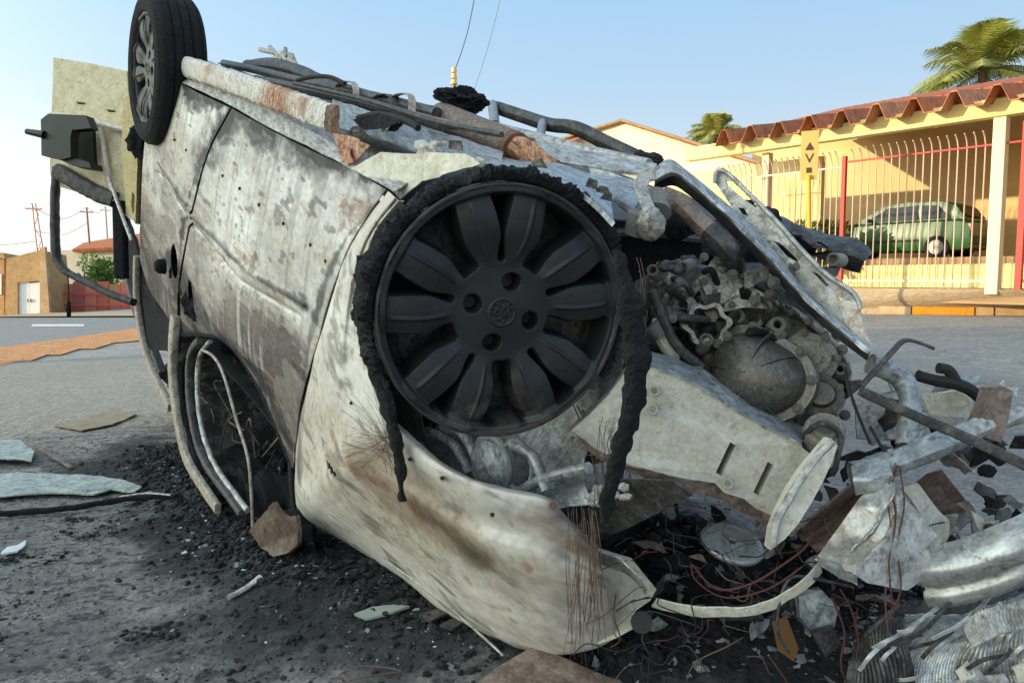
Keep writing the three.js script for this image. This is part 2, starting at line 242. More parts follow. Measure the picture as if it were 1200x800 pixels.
const drape = (x0, x1, z0, z1, nx, nz, fy, uvf) => { const pos = [], uv = [], idx = []; for (let j = 0; j <= nz; j++) for (let i = 0; i <= nx; i++) { const x = mix(x0, x1, i / nx), z = mix(z0, z1, j / nz); pos.push(x, fy(x, z), z); const q = uvf ? uvf(x, z) : [x, z]; uv.push(q[0], q[1]); } for (let j = 0; j < nz; j++) for (let i = 0; i < nx; i++) { const a = j * (nx + 1) + i, b = a + nx + 1; idx.push(a, b, a + 1, a + 1, b, b + 1); } return rawGeo(pos, idx, uv); };
{ // the asphalt round the wreck: soot, ash and dust lie on it
  const X0 = -6.4, X1 = 4.4, Z0 = -9, Z1 = -.4;
  const map = tex(2048, 2048, (u, v) => {
    const x = mix(X0, X1, u), z = mix(Z0, Z1, v), big = f2(x * 1.1, z * 1.1, 4, 3), fine = f2(x * 26, z * 26, 4, 5), grit = f2(x * 95, z * 95, 2, 9);
    let c = mix3([116, 113, 109], [136, 131, 125], sst(.35, .65, big));
    const tan = sst(-2.6, -4.6, z + 1.4 * (f2(x * .9, z * .9, 3, 14) - .5)) * sst(.4, -1.2, x); c = mix3(c, [182, 164, 144], tan * .8);
    const g = (fine - .5) * 40 + (grit - .5) * 46; c = [c[0] + g, c[1] + g, c[2] + g];
    const streak = f2(x * 1.3 + z * .8, z * 7 + x * 1.2, 4, 51); c = mix3(c, [82, 80, 80], .5 * sst(.55, .72, streak) * sst(.9, .2, dLine(x, z) - .5));
    const d = dLine(x, z) + .75 * (f2(x * 2.4, z * 2.4, 5, 21) - .5) + .16 * (f2(x * 14, z * 14, 3, 31) - .5);
    const left = x < -.3 ? 0 : 0; const soot = sst(.52, .2, d - left); c = mix3(c, [26, 26, 28], soot * .95);
    const spots = sst(.64, .72, f2(x * 19 + 40, z * 30, 5, 61)) * sst(1.6, .2, d); c = mix3(c, [50, 49, 51], spots * .75); c = mix3(c, [46, 45, 47], .8 * sst(.66, .71, f2(x * 48 + 3, z * 60, 3, 65)) * sst(2.4, .4, d));
    const ash = sst(.66, .72, f2(x * 21 + 9, z * 21, 4, 71)) * sst(1.1, .1, d); c = mix3(c, [150, 150, 150], ash * .25);
    const e = 1 - sst(0, .05, Math.min(u, 1 - u, v, 1 - v) + .03 * (f2(x * 3, z * 3, 3, 81) - .5)); const q = 138 + (grit - .5) * 40;
    return mix3(c, [q, q - 3, q - 7], e);
  });
  struct('scorched_asphalt', drape(X0, X1, Z0, Z1, 300, 260, (x, z) => gh(x, z), (x, z) => [(x - X0) / (X1 - X0), (z - Z0) / (Z1 - Z0)]), std({ map, roughness: .88, bumpMap: rep(bumpPit, 16), bumpScale: .006 }));
}
const onG = (lift) => (u, v) => { const p = G(u, v, 0); p.y = ground(p.x, p.z) + lift; return p; };
const flatStrip = (far, near, lift, n = 24) => { const f = onG(lift), sub = (l, t) => { const k = t * (l.length - 1), i = Math.min(l.length - 2, Math.floor(k)); return [mix(l[i][0], l[i + 1][0], k - i), mix(l[i][1], l[i + 1][1], k - i)]; }; const pos = [], uv = [], idx = []; for (let i = 0; i <= n; i++) { const a = f(...sub(near, i / n)), b = f(...sub(far, i / n)); for (let j = 0; j <= 4; j++) { const p = a.clone().lerp(b, j / 4); p.y = ground(p.x, p.z) + lift; pos.push(p.x, p.y, p.z); uv.push(p.x, p.z); } } for (let i = 0; i < n; i++) for (let j = 0; j < 4; j++) { const a = i * 5 + j; idx.push(a, a + 5, a + 1, a + 1, a + 5, a + 6); } return rawGeo(pos, idx, uv); };
struct('road', flatStrip([[-120, 373], [40, 372], [330, 372]], [[-120, 420], [0, 409], [75, 399], [155, 387], [330, 385]], .0), std({ map: rep(tx.asph, .4), color: rgb(222, 222, 222), roughness: .6 }));
struct('dirt_verge', flatStrip([[-120, 417], [0, 407], [75, 397], [155, 385], [240, 380]], [[-120, 444], [-60, 440], [-20, 431], [0, 430], [18, 424], [36, 423], [54, 416], [70, 416], [92, 409], [110, 409], [132, 402], [155, 400], [240, 389]], .004, 60), std({ map: rep(tx.dirt, .6), color: new THREE.Color(1.3, 1.12, .95), roughness: .95, bumpMap: rep(bumpPit, 1.5), bumpScale: .02 }));  // dirt tint raised and warmed to paint low sunlight into it
struct('road_marking', flatStrip([[38, 380], [98, 380]], [[36, 382.5], [98, 382.5]], .006, 4), std({ color: rgb(205, 205, 205), roughness: .8 }));
struct('pavement', flatStrip([[-120, 367.5], [330, 367.5]], [[-120, 372.6], [330, 371.6]], .06), std({ map: rep(tx.conc, .5), color: rgb(225, 225, 225), roughness: .9 }));

// frame of the yellow house: a runs along its front to the left, b into the plot
const FA = D(1165, 338, 15); const fe = new V3(-.64, 0, -.766).normalize(), fq = new V3(.766, 0, -.64).normalize();
const HF = (a, y, b) => new V3(FA.x, y, FA.z).addScaledVector(fe, a).addScaledVector(fq, b);
const Fa = (u, v, b = 0) => { const r = ray(u, v), o = FA.clone().addScaledVector(fq, b); const k = o.clone().sub(EYEP).dot(fq) / r.dot(fq); const p = D(u, v, k), q = p.clone().sub(FA); return [q.dot(fe), p.y]; };
const hbas = [fe, new V3(0, 1, 0), fq];
const hbox = (a0, a1, y0, y1, b0, b1, r = .01) => boxAt(HF((a0 + a1) / 2, (y0 + y1) / 2, (b0 + b1) / 2), Math.abs(a1 - a0), Math.abs(y1 - y0), Math.abs(b1 - b0), hbas, r);
const YB = .66;                                            // pavement level at the fence
{
  const kl = G(700, 364), kr = G(1420, 371), L0 = HF(9, YB, -.1), L1 = HF(-6, YB, -.1), f = (t) => kr.clone().lerp(kl, t), b = (t) => L1.clone().lerp(L0, t);
  const pos = [], uv = [], idx = [], n = 30, m = 8;
  for (let i = 0; i <= n; i++) for (let j = 0; j <= m + 1; j++) { const t = i / n, p = f(t); const top = p.clone(); top.y = ground(p.x, p.z) + .13; const q = j ? top.lerp(b(t), (j - 1) / m) : new V3(p.x, ground(p.x, p.z) - .05, p.z); if (j > 1) q.y += .012 * (n2(i * 1.7, j * 1.3, 5) - .5); pos.push(q.x, q.y, q.z); uv.push(t * 16, j * .5); }
  for (let i = 0; i < n; i++) for (let j = 0; j <= m; j++) { const a = i * (m + 2) + j, c = a + m + 2; idx.push(a, c, a + 1, a + 1, c, c + 1); }
  struct('pavement', toCreasedNormals(rawGeo(pos, idx, uv), .7), std({ map: rep(tx.conc, .6), roughness: .9, bumpMap: rep(bumpPit, 1), bumpScale: .01 }));
  for (const [u0, u1, c] of [[1070, 1142, [222, 176, 40]], [1030, 1068, [214, 210, 200]], [1144, 1165, [205, 196, 176]], [935, 970, [222, 176, 40]], [1166, 1230, [196, 184, 160]]]) {  // painted kerb stones
    const t = (u) => { let best = 0, bd = 1e9; for (let k = 0; k <= 400; k++) { const p = f(k / 400), d = p.clone().sub(EYEP), w = d.x / -d.z * FP + 600; if (Math.abs(w - u) < bd) { bd = Math.abs(w - u); best = k / 400; } } return best; };
    const A = f(t(u0)), B = f(t(u1)); A.y = ground(A.x, A.z) + .075; B.y = ground(B.x, B.z) + .075;
    struct('kerb', sweep([A, B], rect(.16, .19, .02), { n: 2 }), std({ map: rep(tx.conc, 1), color: rgb(...c).multiplyScalar(1.5), roughness: .85 }));
  }
}
// ================================================================ the yellow house with its carport
const MP = { back: std({ map: rep(tx.palewall, .35), color: rgb(242, 222, 186), roughness: .9 }), yel: std({ map: rep(tx.plaster, .5), roughness: .9, bumpMap: rep(bumpFine, 1), bumpScale: .003 }), pale: std({ map: rep(tx.palewall, .4), roughness: .9 }), white: std({ color: rgb(218, 208, 172), roughness: .8 }), tile: std({ map: rep(tx.tile, .8), roughness: .85 }), fibre: std({ map: rep(tx.terra, .7), roughness: .9 }), bar: std({ color: rgb(212, 178, 166), roughness: .6 }), red: std({ color: rgb(176, 56, 48), roughness: .6 }), glass: new THREE.MeshPhysicalMaterial({ color: rgb(26, 30, 32), roughness: .08 }), fibre2: std({ map: rep(tx.terra, .9), color: rgb(226, 214, 206), roughness: .9 }), fibre3: std({ map: rep(tx.terra, .6), color: rgb(246, 218, 200), roughness: .9 }), tan: std({ map: rep(tx.conc, .5), color: rgb(215, 205, 190), roughness: .9 }) };
{
  const h = thing('carport_house', 'yellow single storey house with deep corrugated red carport roof', 'house', HF(1, YB - .1, 3));
  part('wall', hbox(-5, 9.4, YB - .5, 5.2, 6, 6.2), MP.back, h, 'plain rear wall of the carport');
  part('wall', hbox(4.7, 9.5, YB - .5, 4.05, 1.9, 2.1), MP.yel, h, 'sunlit yellow front wall');
  part('wall', hbox(-5.2, -5, YB - .5, 4.6, .5, 6.2), MP.yel, h);
  part('terrace_floor', hbox(-5, 4.697, 1.2, 1.36, 1.65, 5.997), MP.tan, h);
  part('retaining_wall', hbox(-5, 4.697, YB - .4, 1.197, 1.6, 1.8), MP.yel, h, 'low yellow wall under the parked car');
  part('yard_floor', hbox(-5, 9, YB - .3, YB + .01, .06, 1.597), MP.tan, h);
  part('post', hbox(-.1, .13, YB - .1, 4.03, -.12, .12, .02), MP.white, h, 'square cream carport post');
  part('post', hbox(5.2, 5.4, YB - .1, 4.03, .2, .4, .02), MP.white, h);
  part('beam', hbox(-4.5, 7.5, 4.03, 4.38, -.2, .08, .02), MP.yel, h, 'long yellow beam under the roof edge');
  const pitch = .755, rise = .17;                          // deep channels: each one a folded sheet running back from the eave
  for (let k = -6; k < 8; k++) {
    const a0 = k * pitch + .28, jy = .03 * (hsh(k + 20, 3, 9) - .5), yv = 4.22 + jy, yp = 4.56 + jy + .04 * (hsh(k + 20, 5, 9) - .5), th = .025, n = [[0, yv], [.16, yv], [.32, yp], [.44, yp], [.6, yv], [.752, yv]];
    const pr = n.map(([x, y]) => [a0 + x, y]), P = (q, b, d) => HF(q[0], q[1] + (b + .7) * rise + d, b), pos = [], uv = [], idx = [];
    for (const d of [0, -th]) for (const b of [-.7, 5.2]) pr.forEach((q) => { const p = P(q, b, d); pos.push(p.x, p.y, p.z); uv.push(q[0], b); });
    const m = pr.length; for (let i = 0; i < m - 1; i++) { idx.push(i, i + 1, m + i, i + 1, m + i + 1, m + i, 2 * m + i, 3 * m + i, 2 * m + i + 1, 2 * m + i + 1, 3 * m + i, 3 * m + i + 1, i, 2 * m + i, i + 1, i + 1, 2 * m + i, 2 * m + i + 1); }
    const fm = [MP.fibre, MP.fibre2, MP.fibre3][Math.floor(hsh(k + 20, 7, 9) * 3)]; part('roof_channel', toCreasedNormals(rawGeo(pos, idx, uv), .3), fm, h);
  }
  // red tiled main roof behind, tile courses as rounded rows
  for (let k = 0; k < 40; k++) { const a = -4.6 + k * .3; const p0 = HF(a, 5.55, 4.3), p1 = HF(a, 6.5, 8); part('roof_tile_row', sweep([p0, p1], circ(.16, 8, .5), { n: 2, noCap: false }), MP.tile, h); }
}
{ // fence: each bar its own part
  const f = thing('front_fence', 'tall steel bar fence in front of the carport with red rail and posts', 'fence', HF(2.5, YB, 0));
  const bar = (a) => { const j = .01 * (hsh(a * 100, 3, 1) - .5); return tube([HF(a, YB + .04, 0), HF(a + j, 1.8, 0), HF(a + j, 3.35, 0), HF(a + j, 3.58, -.02), HF(a + j, 3.72, -.1), HF(a + j, 3.78, -.19)], .0135, { n: 14, seg: 6 }); };
  for (let a = .28; a < 3.0; a += .165) part('bar', bar(a), MP.bar, f);
  for (let a = 3.3; a < 6.6; a += .15) part('bar', bar(a), MP.bar, f);
  for (let a = -1.9; a < -.55; a += .13) part('bar', bar(a), MP.red, f);
  part('post', hbox(3.1, 3.19, YB - .05, 3.66, -.05, .05, .01), MP.red, f, 'red square fence post'); part('post', hbox(-.48, -.36, YB - .05, 3.9, -.06, .06, .01), MP.red, f, 'thick red gate post');
  part('rail', hbox(-.35, 3.1, 3.5, 3.54, -.02, .018, .005), MP.red, f, 'red upper rail'); part('rail', hbox(.14, 3.1, YB + .14, YB + .19, -.018, .018, .005), MP.bar, f);
  part('rail', hbox(3.195, 6.6, 3.4, 3.44, -.018, .018, .005), MP.bar, f); part('rail', hbox(3.195, 6.6, YB + .14, YB + .19, -.018, .018, .005), MP.bar, f);
  part('rail', hbox(-2, -.49, 3.5, 3.54, -.018, .018, .005), MP.red, f); part('rail', hbox(-2, -.49, YB + .14, YB + .2, -.018, .018, .005), MP.red, f);
}
{ // parked green hatchback on the terrace, nose to the left
  const aR = Fa(1137, 280, 2.6)[0], base = HF(aR + 1.85, 1.36, 3.35), car = thing('hatchback', 'green parked hatchback behind the carport fence', 'car', base);
  const q = (x, y, z) => base.clone().addScaledVector(fe, x).add(new V3(0, y, 0)).addScaledVector(fq, -z);   // x to the nose, z to the street
  const paint = new THREE.MeshPhysicalMaterial({ color: rgb(44, 94, 42), roughness: .45, clearcoat: .25, clearcoatRoughness: .3 });
  const loft = (secs, m) => { const pos = [], uv = [], idx = [], n = secs[0].length; secs.forEach((s) => s.forEach((p) => { const w = q(...p); pos.push(w.x, w.y, w.z); uv.push(p[0], p[1]); })); for (let i = 0; i < secs.length - 1; i++) for (let j = 0; j < n; j++) { const a = i * n + j, b = i * n + (j + 1) % n; idx.push(a, a + n, b, b, a + n, b + n); } return toCreasedNormals(rawGeo(pos, idx, uv), .6); };
  const sec = (x, y0, y1, hw, k = .1) => [[x, y0, -hw * .93], [x, y0, hw * .93], [x, y0 + k, hw], [x, (y0 + y1) / 2, hw * 1.02], [x, y1 - k * .5, hw * .97], [x, y1, hw * .86], [x, y1, -hw * .86], [x, y1 - k * .5, -hw * .97], [x, (y0 + y1) / 2, -hw * 1.02], [x, y0 + k, -hw]];
  const cap = (s) => s.map((p) => [p[0], .55 + (p[1] - .55) * .05, p[2] * .05]);
  const B = [[-1.86, .3, .72, .6], [-1.84, .24, .84, .74], [-1.6, .2, .92, .79], [-.9, .19, .93, .82], [0, .19, .92, .82], [.75, .19, .9, .82], [1.3, .2, .84, .8], [1.72, .22, .74, .74], [1.86, .28, .62, .62]].map((s) => sec(...s));
  part('body', loft([cap(B[0]), ...B, cap(B[B.length - 1])]), paint, car);
  const K = [[-1.72, .9, .94, .7], [-1.5, .9, 1.26, .68], [-1.2, .9, 1.38, .66], [-.4, .9, 1.42, .66], [.2, .9, 1.36, .67], [.95, .88, .92, .7]].map((s) => sec(...s, .03));
  part('cabin', loft([cap(K[0]).map((p) => [p[0], .9, p[2]]), ...K]), paint, car);
  for (const sd of [1, -1]) {
    const side = (pts) => plate(pts.map((p) => [p[0] * 100, -p[1] * 100]), (u, v) => { const x = u / 100, y = -v / 100; return q(x, y, sd * (.715 - .06 * (y - .9) / .45)); }, { th: .01 * sd, dent: 0, edge: .4 });
    part('side_window', side([[-1.38, .96], [-.72, .96], [-.72, 1.3], [-1.1, 1.28]]), MP.glass, car); part('side_window', side([[-.64, .96], [.62, .96], [.1, 1.28], [-.64, 1.31]]), MP.glass, car);
    part('tail_light', boxAt(q(-1.8, .72, .66 * sd), .14, .2, .14, hbas, .02), std({ color: rgb(150, 24, 22), roughness: .25 }), car);
    part('bumper_strip', boxAt(q(0, .44, .835 * sd), 1.5, .05, .03, hbas, .01), std({ color: rgb(40, 44, 40) }), car);
    part('mirror', boxAt(q(.5, .98, .84 * sd), .1, .1, .14, hbas, .03), std({ color: rgb(40, 44, 40) }), car);
    for (const x of [-1.15, 1.2]) { const w = part('wheel', cyl(q(x, .27, .84 * sd), q(x, .27, .66 * sd), .275, .275, 28), std({ color: rgb(26, 26, 27), roughness: .9 }), car); part('rim', cyl(q(x, .27, .846 * sd), q(x, .27, .8 * sd), .17, .17, 24), std({ color: rgb(104, 102, 100), roughness: .4, metalness: .6 }), w); part('hub_cap', cyl(q(x, .27, .856 * sd), q(x, .27, .82 * sd), .05, .06, 16), std({ color: rgb(90, 90, 88), roughness: .5 }), w);
      const hub = new THREE.TorusGeometry(.275, .05, 8, 30, Math.PI); }
  }
  part('rear_bumper', boxAt(q(-1.86, .42, 0), .1, .2, 1.5, hbas, .04), std({ color: rgb(44, 60, 44), roughness: .6 }), car);
  part('rear_window', plate([[-60, -100], [60, -100], [50, -125], [-50, -125]], (u, v) => q(-1.72 + .24 * (-v / 100 - .98) / .27 - .02, -v / 100, u / 100), { th: -.008, dent: 0, edge: .4 }), MP.glass, car);
}
{ // road sign on a yellow post, seen almost edge-on
  const b = G(949, 372); const d = -b.z; const base = b.clone(); base.y = ground(b.x, b.z);
  const s = thing('road_sign', 'small yellow road sign with black arrow marks on a yellow post', 'sign', base); const P = (u, v) => D(u, v, d / cp * .985);
  part('post', cyl(base, P(948, 205), .045, .045, 12), std({ color: rgb(222, 170, 44), roughness: .6 }), s);
  const c = P(949, 182), nx = new V3(.93, 0, .37), ny = new V3(0, 1, 0), nz = new V3(-.37, 0, .93), bs = [nx, ny, nz], k = d / FP;
  const bd = part('board', boxAt(c, 19 * k, 56 * k, .02, bs, .01), std({ color: rgb(214, 172, 96), roughness: .6 }), s);
  const mark = (pts, m, o) => plate(pts, (x, y) => c.clone().addScaledVector(nx, x * k).addScaledVector(ny, y * k).addScaledVector(nz, .011 + o), { th: .003, dent: 0, edge: 1 });
  const blk = std({ color: rgb(74, 50, 34), roughness: .6 });
  part('arrow_mark', mark([[-5, 6], [5, 6], [0, 15]], blk, .003), blk, bd); part('arrow_mark', mark([[-5, 2], [-3.4, 2], [0, -5], [3.4, 2], [5, 2], [0, -9]], blk, .003), blk, bd); part('arrow_mark', mark([[-3, -14], [3, -14], [3, -20], [-3, -20]], blk, .003), blk, bd);
}
// leafy masses and palms
function leafGeo(n, place, size, w = .35) { const pos = [], idx = [], nr = []; for (let i = 0; i < n; i++) { const [c, dir] = place(i), up = new V3(rr(-1, 1), rr(-1, 1), rr(-1, 1)).normalize(), X = new V3().crossVectors(dir, up).normalize(), L = size * rr(.6, 1.3), b = pos.length / 3, e = c.clone().addScaledVector(dir, L), m = c.clone().addScaledVector(dir, L * .5); for (const p of [c, m.clone().addScaledVector(X, L * w * .5), e, m.clone().addScaledVector(X, -L * w * .5)]) pos.push(p.x, p.y, p.z); idx.push(b, b + 1, b + 2, b, b + 2, b + 3); } return rawGeo(pos, idx, new Array(pos.length / 3 * 2).fill(0)); }
const leafMat = (r, g, b) => new THREE.MeshPhysicalMaterial({ color: rgb(r, g, b), roughness: .8, transmission: .25, thickness: 0, side: THREE.DoubleSide });
function bush(name, label, cat, base, rx, ry, n, col, size, group, trunk = .06, clear = .3) {
  const t = thing(name, label, cat, base, group), c = base.clone().add(new V3(0, ry * (1 + clear), 0)), cl = [...Array(14)].map(() => { const d = new V3(rr(-1, 1), rr(-.9, 1), rr(-1, 1)); d.normalize().multiplyScalar(rr(.35, .85)); return c.clone().add(new V3(d.x * rx, d.y * ry, d.z * rx)); });
  part('crown', leafGeo(n, () => { const k = cl[Math.floor(rnd() * cl.length)], d = new V3(rr(-1, 1), rr(-1, 1), rr(-1, 1)).normalize(); return [k.clone().addScaledVector(d, Math.cbrt(rnd()) * rx * .42), new V3(d.x + rr(-.6, .6), d.y + rr(-.3, .9), d.z + rr(-.6, .6)).normalize()]; }, size, .5), leafMat(...col), t);
  part('trunk', tube([base, base.clone().lerp(c, .5).add(new V3(.03, 0, .02)), c], trunk, { n: 8, seg: 7 }), std({ color: rgb(88, 70, 54) }), t);
  for (let k = 0; k < 6; k++) part('limb', tube([base.clone().lerp(c, .6), base.clone().lerp(c, .8).lerp(cl[k], .4), cl[k]], trunk * .45, { n: 6, seg: 5 }), std({ color: rgb(88, 70, 54) }), t);
  return t;
}
function palm(label, base, top, R, n, col) {
  const t = thing('palm_tree', label, 'palm', base); part('trunk', sweep([base, base.clone().lerp(top, .5).add(new V3(.08, 0, 0)), top], circ(.15, 10), { n: 20, scale: (k) => 1.2 - .35 * k + .04 * Math.sin(k * 120) }), std({ color: rgb(120, 98, 76), roughness: 1 }), t);
  for (let i = 0; i < n; i++) {
    const az = i * 2.4 + rr(-.2, .2), el = rr(-.25, 1.45), L = R * rr(.85, 1.12), h = new V3(Math.cos(az), 0, Math.sin(az)), pts = [...Array(7)].map((_, k) => { const s = k / 6; return top.clone().addScaledVector(h, L * (s * Math.cos(el) * (1 - .12 * s))).add(new V3(0, L * (s * Math.sin(el) - .42 * s * s), 0)); });
    const st = sweep(pts, circ(.025, 5), { n: 12, scale: (k) => 1.1 - k }), gs = [st], pos = [], idx = [];
    for (let j = 2; j < 54; j++) { const s = j / 54, c = crv(pts, s), T = crv(pts, Math.min(1, s + .02)).sub(crv(pts, s - .02)).normalize(), X = new V3().crossVectors(T, new V3(0, 1, 0)).normalize(); for (const sd of [-1, 1]) { const l = R * .36 * Math.sin(Math.PI * (.12 + .84 * s)) * rr(.8, 1.15), dir = X.clone().multiplyScalar(sd).addScaledVector(T, .55).add(new V3(0, rr(-.55, -.05), 0)).normalize(), e = c.clone().addScaledVector(dir, l).add(new V3(0, -.1 * l, 0)), w = T.clone().multiplyScalar(.012 + .005 * R), b = pos.length / 3; for (const p of [c.clone().sub(w), c.clone().add(w), e]) pos.push(p.x, p.y, p.z); idx.push(b, b + 1, b + 2); } }
    gs.push(rawGeo(pos, idx, new Array(pos.length / 3 * 2).fill(0))); part('frond', join(gs), leafMat(...col), t);
  }
}
{ const top = D(1152, 82, 25); palm('tall feathery palm rising behind the carport roof', new V3(top.x, .5, top.z), top, 2.6, 46, [160, 164, 72]); }
{ const top = D(839, 156, 29); palm('small palm top behind the cream gable wall', new V3(top.x, .4, top.z), top, 1.4, 36, [172, 172, 80]); }
{ const a = Fa(958, 260, 1)[0], p = HF(a, YB, 1.1); bush('shrub', 'olive green shrub behind the bar fence beside the road sign', 'shrub', p, .75, .75, 1500, [96, 108, 42], .16, undefined, .04, .35); }
{ // cream gable of the next house
  const d = 27, P = (u, v) => D(u, v, d - (u - 730) * .02), o = P(750, 330); o.y = .3; const n = thing('gable_house', 'cream walled house with a low gable roof beyond the wreck', 'house', o);
  const out = [[560, 345], [560, 196], [640, 172], [730, 144], [800, 166], [838, 178], [900, 196], [900, 345]], out2 = (k) => out.map((p) => [p[0], p[1]]);
  const back = ray(730, 200).setY(0).normalize();
  part('wall', plate(out, (u, v) => P(u, v), { th: .25, dent: 0, edge: 3 }), MP.pale, n, 'cream gable wall');
  const cope = (a, b) => { const A = P(...a), B = P(...b), A2 = A.clone().addScaledVector(back, 7), B2 = B.clone().addScaledVector(back, 7), f = back.clone().multiplyScalar(-.12), q = (p) => p.clone().add(f); return sweep([A.clone().add(f), B.clone().add(f)], rect(.3, .09, .02), { n: 2, up: new V3(0, 1, 0) }); };
  part('coping', cope([556, 196], [730, 142]), MP.tan, n); part('coping', cope([730, 142], [905, 196]), MP.tan, n);
  for (const [a, b] of [[[556, 196], [730, 142]], [[730, 142], [905, 196]]]) { const A = P(...a), B = P(...b), k = back.clone().multiplyScalar(6); part('roof_slope', patch([[A, B], [A.clone().add(k), B.clone().add(k)]], 4, 4, { th: .06 }), MP.tile, n); }
}
{ const p = [D(630, 176, 25.5), D(672, 163, 25.5), D(690, 158, 25.5)], b = p[0].clone(); const t = thing('tiled_shed', 'low red tiled roof peeping over the underside of the wreck', 'shed', new V3(b.x, .2, b.z)); const k = new V3(-1.5, 1.2, -3); part('roof', patch([[D(618, 182, 25.5), D(668, 168, 25.5)], [D(618, 178, 28), D(684, 158, 28)]], 6, 4, { th: .08 }), MP.tile, t); part('wall', boxAt(new V3(b.x + .1, 2.2, b.z - 1.6), 1.2, 4.2, 1.2, null, .02), MP.pale, t); }

// ---------------------------------------------------------------- far end of the street, left
{
  const d = 42, P = (u, v, k = 0) => D(u, v, d + k), yb = (p) => ground(p.x, p.z), mk = (name, label, cat, u) => { const p = P(u, 370); p.y = yb(p); return thing(name, label, cat, p); };
  const beige = std({ map: rep(tx.conc, .3), color: rgb(245, 225, 190), roughness: .9 }), white = std({ color: rgb(226, 226, 222), roughness: .8 }), pinkm = std({ map: rep(tx.palewall, .5), color: rgb(232, 150, 140), roughness: .9 }), grey = std({ map: rep(tx.palewall, .3), color: rgb(225, 225, 235), roughness: .9 });
  const pl = (pts, k, th, o = {}) => plate(pts, (u, v) => P(u, v, k), { th, dent: 0, edge: 4, ...o });
  let t = mk('garage_building', 'beige garage with slanted parapet and white double door', 'building', 28);
  part('wall', pl([[5, 372], [7, 303], [46, 293], [54, 372]], 0, 2.5, { holes: [[[20, 371.5], [20, 331], [46, 329], [47, 371.5]]] }), beige, t);
  part('corner_pier', pl([[46, 372], [46, 290], [52, 289], [58, 372]], -.25, .2), std({ map: rep(tx.conc, .3), color: rgb(255, 240, 215) }), t);  // paler copy of the wall colour, painting the pier as sunlit
  for (const [a, b] of [[20.3, 33.4], [33.8, 47]]) { const dr = part('door', pl([[a, 371.5], [a, 331.5], [b, 330], [b, 371.5]], .12, .08), white, t); part('handle', pl([[(a < 25 ? b - 2 : a + 1), 354], [(a < 25 ? b - 1 : a + 2), 354], [(a < 25 ? b - 1 : a + 2), 350], [(a < 25 ? b - 2 : a + 1), 350]], .05, .03), std({ color: rgb(90, 90, 90) }), dr); }
  t = mk('low_white_building', 'narrow whitish building at the far street edge beside beige garage', 'building', -4); part('wall', pl([[-40, 372], [-40, 297], [4, 300], [4, 372]], .8, 3), std({ map: rep(tx.conc, .4), color: rgb(250, 225, 190) }), t); part('window', pl([[-6, 345], [-6, 320], [1, 321], [1, 345]], .7, .05), white, t); part('roof', pl([[-42, 300], [-42, 292], [3, 296], [5, 303]], .6, 3.2), beige, t);
  t = mk('pale_house', 'pale grey house behind the red street wall', 'house', 85); part('wall', pl([[54, 372], [56, 294], [90, 292], [170, 288], [170, 372]], 9, 4), grey, t);
  part('roof', patch([[P(84, 292, 8.6), P(172, 288, 8.6)], [P(98, 284, 14), P(172, 272, 14)]], 6, 4, { th: .2 }), std({ map: rep(tx.tile, .5), color: rgb(255, 255, 190), roughness: .85 }), t, 'orange tiled roof');
  t = mk('red_street_wall', 'faded red wall of wide boards along the far pavement', 'wall', 100);
  for (let k = 0; k < 10; k++) { const u0 = 57 + k * 14, y = 330 + (k % 2) * 3; part('board', pl([[u0, 370.5], [u0, y], [u0 + 13.3, y - .5], [u0 + 13.3, 370.5]], 2 + (k % 3) * .05, .15), std({ map: rep(tx.palewall, .7), color: rgb(225 - k % 3 * 14, 128 + k % 2 * 22, 118 + k % 4 * 10), roughness: .9 }), t); }
  for (const y of [343, 356]) part('rail', pl([[56, y + 2.4], [56, y], [198, y - .3], [198, y + 2.1]], 1.75, .06), std({ color: rgb(196, 84, 76) }), t);
  let p = P(118, 360, 5); p.y = yb(p); bush('street_tree', 'round bright green tree beside the orange tiled roof', 'tree', p, 1.35, 1.15, 2600, [96, 132, 44], .22, undefined, .1, .85);
  const wood = std({ color: rgb(150, 116, 100), roughness: .9 });
  const lat = (label, u0, v0, u1, v1, k, lattice, c) => { const top = P(u0, v0, k), foot = P(u1, 370, k); foot.x = mix(top.x, foot.x, 1); foot.y = yb(foot); const t = thing('utility_pole', label, 'pole', foot); if (lattice) { for (const s of [-.16, .16]) part('leg', cyl(foot.clone().add(new V3(s * 1.7, 0, 0)), top.clone().add(new V3(s * .6, 0, 0)), .035, .028, 6), c, t); for (let i = 0; i < 9; i++) part('brace', cyl(foot.clone().lerp(top, i / 9).add(new V3(i % 2 ? -.2 : .2, 0, 0)), foot.clone().lerp(top, (i + 1) / 9).add(new V3(i % 2 ? .16 : -.16, 0, 0)), .02, .02, 5), c, t); } else part('shaft', cyl(foot, top, .09, .06, 8), c, t); part('crossarm', cyl(top.clone().add(new V3(-.5, -.3, 0)), top.clone().add(new V3(.5, -.35, .1)), .05, .05, 6), c, t); return top; };
  const T1 = lat('leaning red lattice mast beside the beige garage', 39, 238, 57, 300, 1.5, true, std({ color: rgb(184, 128, 112) })), T2 = lat('slim brown utility pole above the orange roof', 101, 243, 111, 284, 12, false, wood), T3 = lat('thin grey utility pole farthest along the street', 123, 242, 131, 275, 26, false, std({ color: rgb(170, 160, 158) }));
  const wm = std({ color: rgb(86, 80, 82) });
  const wire = (a, b, sag, label) => solo('overhead_wire', tube([a, a.clone().lerp(b, .5).add(new V3(0, -sag, 0)), b], .014, { n: 14, seg: 5 }), wm, label, 'wire');
